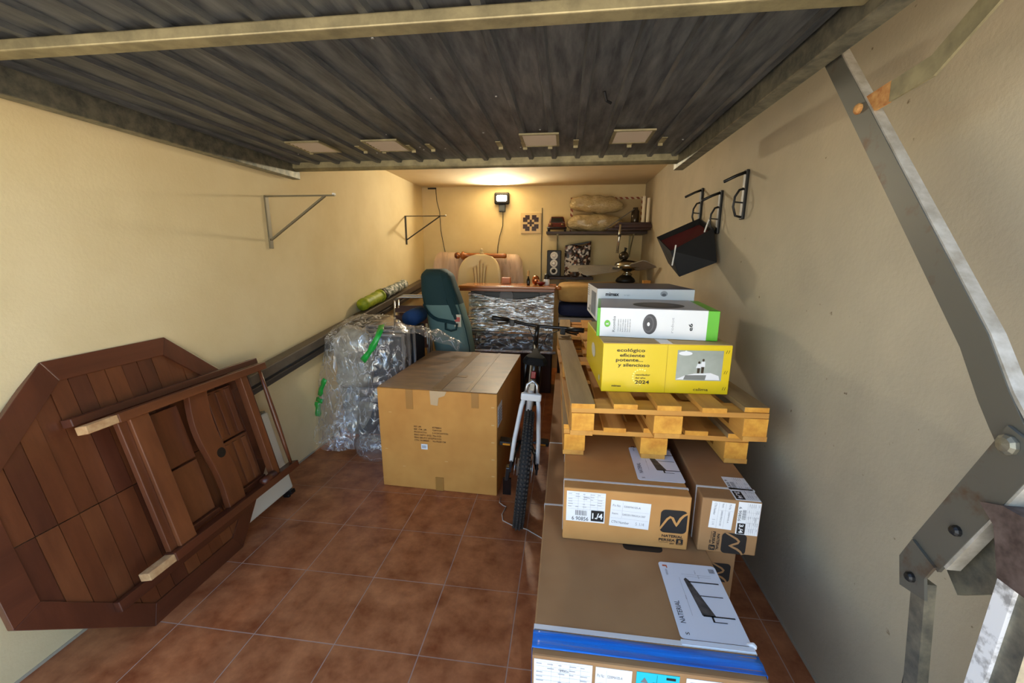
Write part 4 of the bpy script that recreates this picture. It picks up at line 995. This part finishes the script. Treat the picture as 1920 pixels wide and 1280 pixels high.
# ================================================================== WRAPPED CABINET
cbn = thing('wrapped_cabinet', 'upright dark cabinet with wooden top wrapped in shiny stretch film', 'cabinet', (-.42, 2.16, 0))
dw = wood('dark_cabinet_wood', (58, 34, 20), (36, 20, 12), 2, .4)
obj('body', MB().box(-.46, .47, .03, .40, 0, 1.18), dw, cbn, bevel=.004)
orw = wood('orange_varnish', (190, 116, 48), (158, 84, 30), 0, .25, coat=.6)
obj('top_board', MB().box(-.58, .50, -.06, .42, 1.215, 1.240), orw, cbn, bevel=.006)
obj('top_lip', MB().box(-.57, .49, -.05, .42, 1.180, 1.215), wood('orange_varnish_dark', (150, 84, 34), (118, 60, 24), 0, .3), cbn, bevel=.004)
obj('top_knob', MB().tube([(.50, -.02, 1.226), (.535, -.02, 1.226), (.56, -.02, 1.226)], [.018, .026, .016], 12), orw, cbn, smooth=True)
obj('black_fascia', MB().box(-.30, .32, .015, .035, 1.08, 1.165), bsteel, cbn, bevel=.003)
obj('dial_ring', MB().lathe([(.075, 0), (.082, -.006), (.075, -.01), (.068, -.004)], 28, (-.05, .015, 1.12), 'Y'), greyink, cbn, smooth=True)
obj('ledge', MB().box(-.47, .48, -.10, .04, .70, .735), dw, cbn, bevel=.004)
obj('chrome_strip', MB().box(-.47, .48, -.108, -.10, .722, .734), chrome, cbn)
ky = [wood('inlay_light', (190, 140, 90), (160, 110, 66), 0, .4), wood('inlay_dark', (104, 62, 38), (84, 48, 28), 0, .4)]
for k in range(14): obj('inlay', MB().box(-.46+k*.067, -.46+k*.067+.063, -.094, -.085, .655, .685), ky[k % 2], cbn)
obj('kick_ledge', MB().box(-.50, .48, -.16, .03, .52, .545), dw, cbn, bevel=.004)
filmm = film('stretch_film', .50, .48, 8, (1, 1, 6), (244, 244, 242), .13, 1.0, .8, (.0, .09))
def cf(a, b):
    z = .74+b*.43
    sag = 0
    if b > .75: sag = -.075*math.sin(PI*a)*(b-.75)/.25
    y = -.012-.03*noise.noise(Vector((a*3, z*18, 3)))-.018*noise.noise(Vector((a*7, z*44, 7)))-.09*(1-b)**3
    return Vector((-.475+.96*a, y, z+sag))
obj('stretch_film', MB().grid(cf, 60, 60), filmm, cbn, smooth=True, label='crumpled silvery stretch film')
def cf2(a, b):
    z = .53+b*.21; y = -.17+.055*b-.016*noise.noise(Vector((a*7, z*20, 9)))-.03*(1-b)
    return Vector((-.50-.05*(1-b)+(.99+.05*(1-b))*a, y, z))
film2 = film('stretch_film_thin', .10, .35, 12, (1, 1, 2), (216, 216, 212), .14, .8)
obj('stretch_film_skirt', MB().grid(cf2, 40, 16), film2, cbn, smooth=True)
obj('film_fold', MB().tube([(-.53+.105*k, -.185+.008*math.sin(k*2), .535+.006*math.sin(k*3.1)) for k in range(11)], .016, 8), film('film_roll', .75, .25, 25, (1, 1, 1), (226, 230, 234), .2, 1.0), cbn, smooth=True)
for sx in (-.468, .478):
    obj('film_side', MB().grid(lambda a, b, sx=sx: Vector((sx+.006*noise.noise(Vector((a*5, b*20, sx))), -.0+.40*a, .55+.62*b)), 10, 20), film2, cbn, smooth=True)

# things on the cabinet top
zt = 1.2405
bt = thing('small_bottle', 'small dark bottle with a cork on the cabinet top', 'bottle', (-.235, 2.30, zt))
obj('glass', MB().lathe([(.018, 0), (.02, .01), (.02, .06), (.008, .085), (.008, .105)], 14), mat('black_glass', (26, 22, 20), .1), bt, smooth=True); obj('cork', MB().lathe([(.009, .10), (.011, .12), (.014, .15), (.009, .165)], 12), mat('cork', (200, 160, 100), .7), bt, smooth=True)
tag(obj('copper_ball', MB().sell((-.155, 2.36, zt+.055), (.09, .09, .11), 2, 20, 14), mat('copper', (200, 130, 88), .2, .9), smooth=True), 'shiny copper ball ornament on the cabinet top', 'ornament')
jr = thing('spice_jar', 'small white jar with a black lid on the cabinet top', 'jar', (-.03, 2.34, zt))
obj('jar_body', MB().lathe([(.03, 0), (.034, .008), (.034, .06), (.026, .07)], 16), whitem, jr, smooth=True); obj('lid', MB().lathe([(.027, .068), (.03, .075), (.026, .115), (.012, .128), (0, .13)], 16), bsteel, jr, smooth=True)
tag(obj('red_bowl', MB().lathe([(.02, 0), (.045, .02), (.05, .04), (.044, .042), (.02, .01)], 18, (-.09, 2.27, zt)), mat('dark_red_glaze', (110, 22, 20), .25), smooth=True), 'small dark red bowl on the cabinet top', 'bowl')
tag(obj('wooden_box', MB().box(-.56, -.46, 2.42, 2.50, zt, zt+.075), wood('peach_wood', (206, 130, 74), (184, 108, 56), 0, .4), bevel=.004), 'small peach wooden box on the cabinet top', 'box')

# ================================================================== CHAIR, COVER AND BEDPOST BEHIND THE CABINET
pc = thing('plastic_chair', 'cream plastic garden chair with slotted rounded backrest behind the cabinet', 'chair', (-.93, 2.95, 0))
crm = mat('cream_plastic', (232, 212, 164), .4)
SL = [-.46, -.25, -.05, .15, .36]
cols = []
e_ = .026
cols = [-1.0, -.85, -.7]
for t in SL: cols += [t-e_, t+e_]
cols += [.55, .7, .85, 1.0]; cols = sorted(cols)
rowsn = 26
zb0, zb1 = .80, 1.585
def hw(b):     # half width of the back at relative height b
    q = max(0, (b-.50)/.50); return .285*(1-q**3.0)**(1/2.5) if q < 1 else 0.0
def back(t, b, off):
    h = hw(min(b, .998))
    fl_ = 1 if abs(t) >= .99 else (.62+.46*min(1, max(0, (b-.55)/.35))**2) if abs(t) < .6 else 1
    x = t*h*fl_
    return (x, off+.10*(x/.3)**2*-1+.06*(b), zb0+(zb1-zb0)*b)
mb = MB(); nC = len(cols)
vs = []; fs = []
bl = [k/rowsn for k in range(rowsn+1)]
for b in bl:
    for t in cols: vs.append(back(t, b, 0))
for j in range(rowsn):
    for i in range(nC-1):
        tm = (cols[i]+cols[i+1])/2
        if any(abs(tm-t) < e_*.9 for t in SL) and bl[j] < .86-abs(tm)*.22: continue
        fs.append((j*nC+i, j*nC+i+1, (j+1)*nC+i+1, (j+1)*nC+i))
mb.add(vs, fs)
obj('backrest', mb, crm, pc, smooth=True, solid=.014)
obj('seat', MB().grid(lambda a, b: Vector((-.24+.48*a, -.33+.37*b, .43-.03*math.sin(PI*a)*math.sin(PI*b))), 12, 12), crm, pc, smooth=True, solid=.016)
for sx in (-1, 1):
    for y, dy in ((-.30, -.04), (.04, .06)): obj('leg', MB().bar((sx*.22, y, .43), (sx*.26, y+dy, 0), .05, .03), crm, pc, bevel=.006)
    obj('armrest', MB().tube([(sx*.23, -.28, .43), (sx*.29, -.27, .64), (sx*.30, -.1, .67), (sx*.285, .04, .84)], .022, 8), crm, pc, smooth=True)
cv = thing('draped_cover', 'dusty pink plastic cover draped over a bed head against the back wall', 'cover', (-.95, 3.25, 0))
cvm = film('pink_cover', .55, .30, 6, (3, 1, .6), (226, 198, 178), .4, .4, 0, (.0, .3))
MATS['pink_cover'].node_tree.nodes['Principled BSDF'].inputs['Metallic'].default_value = 0
def cvf(a, b):
    x = -.67+1.22*a; top = 1.615-.03*a-.10*max(0, (a-.93)/.07)**2-.06*max(0, (.06-a)/.06)**2
    z = .9+(top-.9)*b; y = -.06-.05*noise.noise(Vector((a*9, 1, b*1.2)))-.03*noise.noise(Vector((a*22, 2, b*2)))+(.06*(max(0, b-.9)/.1)) - .04*(1-b)
    return Vector((x-.06*(1-b)*(1-2*a), y, z))
obj('cover_sheet', MB().grid(cvf, 70, 24), cvm, cv, smooth=True)
obj('bed_head', MB().box(-.42, .22, .0, .035, .0, 1.54), wood('bed_wood', (170, 96, 44), (140, 74, 32), 0, .4), cv, bevel=.01)
bp = thing('turned_bedpost', 'turned orange wooden bedpost lying across behind the chair back', 'bedpost', (-1.22, 3.115, 1.565), (0, 0, 0))
pr = [(0, -.09), (.03, -.085), (.042, -.06), (.042, -.035), (.028, -.015), (.02, -.008), (.034, .0), (.052, .012), (.058, .03), (.05, .045), (.036, .055), (.036, .12), (.034, .3), (.03, .55), (.034, .60), (.02, .62)]
obj('post', MB().lathe(pr, 20, (0, 0, 0), 'X'), orw, bp, smooth=True)
obj('knob_cap', MB().sell((-.055, 0, 0), (.075, .086, .086), 2, 18, 12), wood('bedpost_knob', (112, 50, 26), (88, 38, 20), 0, .3), bp, smooth=True)
tag(obj('brass_finial', MB().lathe([(.028, 0), (.03, .01), (.012, .02), (.022, .045), (.012, .065), (0, .07)], 14, (-.925, 3.05, 1.592)), mat('ivory_finial', (206, 190, 150), .4), smooth=True), 'small ivory finial above the cream chair back', 'finial')

# ================================================================== DUFFEL BAG
df = thing('duffel_bag', 'tall two-tone teal duffel bag standing on end beside the wrapped cabinet', 'bag', (-.97, 1.62, .0), (0, 0, 0))
dkt = mat('dark_teal_fabric', (18, 56, 62), .8, bump=.25, bscale=9)
ltt = mat('grey_teal_fabric', (104, 136, 134), .8, bump=.25, bscale=9)
def duf(b, th, grow=0):       # b along the bag 0..1, th around
    z = .30+1.135*b
    tip = min(1, .35+(1-b)/.08)**.5 if b > .90 else 1
    bot = min(1, (b+.02)/.10)**.5 if b < .10 else 1
    wx = (.155+.045*math.sin(PI*min(1, b*1.05)))*tip*bot+grow; wy = (.14+.03*math.sin(PI*b))*tip*bot+grow
    e = 3.2; c, s = math.cos(th), math.sin(th)
    x = math.copysign(abs(c)**(2/e), c)*wx; y = math.copysign(abs(s)**(2/e), s)*wy
    k = .012*noise.noise(Vector((x*9, y*9, z*6)))
    cx = .085-.19*b+.02*math.sin(b*5)
    return Vector((cx+x*(1+k*4), y*(1+k*4), z+.02*x))
def dufpart(b0, b1, nv, nm, m):
    mb = MB(); nu = 40; vs = []; fs = []
    for j in range(nv+1):
        for k in range(nu): vs.append(duf(b0+(b1-b0)*j/nv, 2*PI*k/nu))
    for j in range(nv):
        for k in range(nu): fs.append((j*nu+k, j*nu+(k+1) % nu, (j+1)*nu+(k+1) % nu, (j+1)*nu+k))
    if b0 == 0: fs.append(tuple(range(nu-1, -1, -1)))
    if b1 == 1: fs.append(tuple(nv*nu+k for k in range(nu)))
    mb.add(vs, fs); return obj(nm, mb, m, df, smooth=True)
dufpart(0, .70, 26, 'lower_section', ltt); dufpart(.70, 1, 14, 'upper_section', dkt)
def band(pts, wd, nm, m, th=.004):     # strap along (b, theta) points
    mb = MB(); P = []
    for b, t in pts: P.append((duf(b, t, .006), duf(b, t, .006+th)))
    n = len(pts); vs = []
    for i in range(n):
        t = (P[min(i+1, n-1)][0]-P[max(i-1, 0)][0]).normalized(); nr = (P[i][1]-P[i][0])
        if nr.length < 1e-6: nr = Vector((0, -1, 0))
        nr.normalize(); sd_ = t.cross(nr).normalized()*wd/2
        vs += [P[i][0]-sd_, P[i][0]+sd_, P[i][1]+sd_, P[i][1]-sd_]
    fs = []
    for i in range(n-1):
        for q in range(4): fs.append((4*i+q, 4*i+(q+1) % 4, 4*i+4+(q+1) % 4, 4*i+4+q))
    fs += [(0, 1, 2, 3), (4*n-1, 4*n-2, 4*n-3, 4*n-4)]
    return obj(nm, mb.add(vs, fs), m, df, smooth=False)
fr_ = -PI/2
band([(.97-.05*k, fr_+.42) for k in range(8)], .026, 'vertical_strap', dkt)
band([(.545+.004*k*k*.5, fr_+.55-.16*k) for k in range(10)], .036, 'cross_strap', dkt)
band([(.76-.022*k, fr_+.45+.02*k) for k in range(9)], .06, 'strap_pad', dkt, .012)
pt_ = duf(.575, fr_+.62, .016)
tg_ = obj('paper_tag', MB().box(pt_.x-.035, pt_.x+.03, pt_.y-.006, pt_.y, pt_.z-.07, pt_.z+.05), MATS['pale_print'], df)
obj('tag_print', MB().box(pt_.x-.03, pt_.x+.02, pt_.y-.008, pt_.y-.006, pt_.z-.02, pt_.z+.025), mat('coral_print', (206, 100, 90), .6), tg_)
h0 = duf(.53, fr_+.2, .012)
obj('carry_handle', MB().tube([h0+Vector((-.06, -.01, .02)), h0+Vector((-.055, -.03, -.035)), h0+Vector((0, -.035, -.05)), h0+Vector((.05, -.03, -.035)), h0+Vector((.055, -.01, .02))], .010, 8), dkt, df, smooth=True)
obj('zip_line', MB().tube([duf(.97-.08*k, fr_+1.05, .003) for k in range(12)], .004, 6), dkt, df)
obj('hidden_plinth', MB().box(-.15, .20, -.13, .13, 0, .31), dkt, df, bevel=.02, label='dark unseen plinth under the bag')  # unseen plinth block beneath the bag

# blue roll and folding chair frames between bundle and bag
tag(obj('blue_roll', MB().tube([(-1.235, 1.20, .99), (-1.222, 1.30, 1.0), (-1.205, 1.42, 1.01)], [.072, .078, .074], 18), mat('blue_fabric', (14, 62, 118), .75, bump=.2, bscale=14), smooth=True), 'blue rolled sleeping bag lying beside the teal duffel', 'sleeping bag')
def fchair(x, y, rz, label):
    t = thing('folding_chair', label, 'chair', (x, y, 0), (0, 0, rz), 'folded metal chairs by the left wall')
    for sx in (-.18, .18):
        obj('frame_tube', MB().tube([(sx, -.04, 0), (sx, .02, .6), (sx, .08, 1.10)], .011, 8), alum, t, smooth=True)
        obj('leg_tube', MB().tube([(sx*.9, .10, 0), (sx*.9, .03, .5), (sx*.9, -.02, .86)], .011, 8), alum, t, smooth=True)
    obj('top_rail', MB().tube([(-.18, .08, 1.10), (-.12, .085, 1.13), (.12, .085, 1.13), (.18, .08, 1.10)], .011, 8), alum, t, smooth=True)
    for z in (.12, .30): obj('stretcher', MB().tube([(-.18, -.03+z*.08, z), (.18, -.03+z*.08, z)], .008, 8), alum, t)
    for k in range(6): obj('slat', MB().bar((-.17, .005+k*.012, .62+k*.075), (.17, .005+k*.012, .62+k*.075), .012, .045, up=(0, .2, 1)), mat('brown_slat', (96, 62, 46), .6), t)
fchair(-1.42, 1.72, .2, 'folded metal chair with brown slats leaning by the awning bar')
fchair(-1.46, 1.92, .2, 'second folded metal chair with brown slats standing behind the first')
sup = thing('storage_crate', 'dark crate supporting the blue sleeping bag behind the wrapped bundle', 'crate', (-1.235, 1.31, 0))
obj('crate_body', MB().box(-.09, .06, -.10, .12, 0, .92), mat('dark_navy_plastic', (22, 28, 44), .6), sup, bevel=.01)

# ================================================================== PLASTIC-WRAPPED BUNDLE
bu = thing('wrapped_bundle', 'folded grey loungers wrapped in clear crumpled plastic with green tape', 'bundle', (-1.40, .80, 0))
ggm = mat('grey_textilene', (54, 54, 58), .75, bump=.2, bscale=80)
lgm = mat('pale_cushion', (196, 190, 172), .8, 0, (128, 120, 106), 8, bump=.3, bscale=18)
grt = mat('grey_tube', (150, 150, 154), .35, .5)
def lounger(xo, yo, zt_, tilt):
    mb = MB()
    for sx in (-.21, .21):
        mb.tube([(xo+sx, yo, .03), (xo+sx-tilt*.4, yo+.04, zt_*.5), (xo+sx-tilt, yo+.1, zt_)], .014, 8)
    for q in (.06, .40, .55, .99): mb.tube([(xo-.21-tilt*q, yo+.1*q, zt_*q), (xo+.21-tilt*q, yo+.1*q, zt_*q)], .014, 8)
    obj('lounger_frame', mb, grt, bu, smooth=True)
    obj('lounger_sling', MB().hexa([(xo-.20-tilt*.08, yo+.01, .08), (xo+.20-tilt*.08, yo+.01, .08), (xo+.20-tilt*.08, yo+.02, .08), (xo-.20-tilt*.08, yo+.02, .08), (xo-.20-tilt, yo+.10, zt_-.02), (xo+.20-tilt, yo+.10, zt_-.02), (xo+.20-tilt, yo+.11, zt_-.02), (xo-.20-tilt, yo+.11, zt_-.02)]), ggm, bu)
for k in range(3): lounger(.10+.015*k, -.12+.085*k, .93+.02*k, .04)
obj('cushion', MB().sell((-.11, -.13, .74), (.30, .16, .50), 4, 28, 18, .04, 5, 2, Matrix.Rotation(.12, 3, 'Y')), lgm, bu, smooth=True)
obj('cushion', MB().sell((-.13, -.02, .46), (.26, .22, .84), 4, 28, 18, .03, 5, 5), lgm, bu, smooth=True)
obj('cross_bar', MB().bar((-.10, -.19, .42), (.26, -.19, .42), .03, .04), grt, bu, bevel=.006); obj('cross_bar', MB().bar((-.12, -.20, .50), (.26, -.20, .50), .02, .045), grt, bu, bevel=.006)
obj('leg_foot', MB().bar((.20, -.17, .14), (.20, -.17, .40), .035, .03), grt, bu, bevel=.004)
clear = film('clear_plastic', .16, .50, 15, (1, 1, .5), (250, 250, 248), .14, 1.0, .4, (.0, .034))
def hull(a, b, g=0):   # a around the front half-wrap, b height
    th = PI*(1.02+.96*a)
    z = .06+.99*b
    rx = .37+.03*math.sin(b*4)+.05*(1-b)**2; ry = .30+.05*(1-b)
    if b > .86: q = (b-.86)/.14; rx *= 1-.30*q*q; ry *= 1-.45*q*q
    e = 3.0; c, s = math.cos(th), math.sin(th)
    x = math.copysign(abs(c)**(2/e), c)*rx; y = math.copysign(abs(s)**(2/e), s)*ry
    p = Vector((x, y, z))
    k = .030*noise.noise(Vector((x*6, y*6+9, z*5)))+.016*noise.noise(Vector((x*15, y*15, z*9+4)))+.008*noise.noise(Vector((x*40, y*40, z*22)))
    p += Vector((c, s, 0))*(k+g)
    lean = (.10*(b-.55) if x < 0 else .02*(b-.5))
    p.x = max(p.x+lean-.03*(1-b), -.288 if z > .78 else -.385+.097*max(0, (z-.55)/.23)); p.x = min(p.x, .352+.006*math.sin(z*40))
    return p
obj('plastic_sheet', MB().grid(hull, 90, 70), clear, bu, smooth=True, label='clear crumpled plastic sheet')
obj('plastic_top', MB().grid(lambda a, b: (lambda p: Vector((p.x*(1-b*.98), p.y*(1-b)+.12*b, p.z+.03*math.sin(b*3)+.02*noise.noise(Vector((a*9, b*9, 0))))))(hull(a, 1)), 60, 12), clear, bu, smooth=True)
def bag2(a, b):
    th = 2*PI*a; rr = (.13+.04*math.sin(b*PI))*(1 if b < .8 else 1-.5*(b-.8)/.2)
    p = Vector((.15+rr*1.0*math.cos(th), -.34+rr*.8*math.sin(th), .012+.20*b))
    return p+Vector((math.cos(th), math.sin(th), .4))*(.02*noise.noise(p*14)+.012*noise.noise(p*36))
obj('loose_plastic', MB().grid(bag2, 40, 16), clear, bu, smooth=True)
def bag3(a, b):
    p = Vector((-.38+.34*a+.02*b, -.36-.10*math.sin(PI*a)*(1-b)+.14*b, .12+.42*b-.06*a*(1-b)))
    return p+Vector((.3, -1, .2))*(.02*noise.noise(p*12)+.012*noise.noise(p*34))
obj('loose_plastic', MB().grid(bag3, 34, 34), clear, bu, smooth=True)
def bag4(a, b):
    p = Vector((.20+.50*a, -.05+.22*b+.16*a, .95-.02*a-.15*a*a+.05*math.sin(b*PI)))
    return p+Vector((0, -.3, 1))*(.03*noise.noise(p*9)+.014*noise.noise(p*30))
ts_ = obj('plastic_sheet', MB().grid(bag4, 40, 24), clear, smooth=True); ts_.location = (-1.40, .80, 0)
tag(ts_, 'loose clear plastic trailing from the bundle behind the large carton', 'plastic sheet')
gtm = mat('green_tape', (36, 190, 74), .3, 0, (24, 160, 60), 14, bump=.4, bscale=40, coat=.4)
def gtape(pts, wd):
    mb = MB(); P = [hull(a, b, .008) for a, b in pts]; n = len(P); vs = []
    for i in range(n):
        t = (P[min(i+1, n-1)]-P[max(i-1, 0)]).normalized(); nr = Vector((.1, -1, .1)).normalized(); s__ = t.cross(nr).normalized()*wd*(.5+.09*math.sin(i*2.1))
        vs += [P[i]-s__, P[i]+s__]
    mb.add(vs, [(2*i, 2*i+1, 2*i+3, 2*i+2) for i in range(n-1)])
    obj('green_tape', mb, gtm, bu, smooth=True, solid=.002)
gtape([(.66-.02*k, .985-.038*k) for k in range(8)], .045)
gtape([(.34-.012*k, .56-.03*k) for k in range(6)], .035)
gtape([(.22+.03*k, .385-.008*k) for k in range(4)], .035)
gtape([(.255, .35-.025*k) for k in range(6)], .045)

# ------------------------------------------------------------------ loose strap on the floor
tag(obj('packing_strap', MB().tube([(-.20, .03, .003), (-.20, -.02, .003), (-.17, -.05, .003), (-.15, -.06, .003), (-.165, -.14, .003), (-.15, -.20, .003), (-.09, -.235, .003), (.0, -.26, .003), (.10, -.33, .003)], .003, 6), mat('strap_grey', (200, 190, 176), .5), smooth=True), 'thin pale packing strap loose on the tiled floor by the bicycle', 'strap')
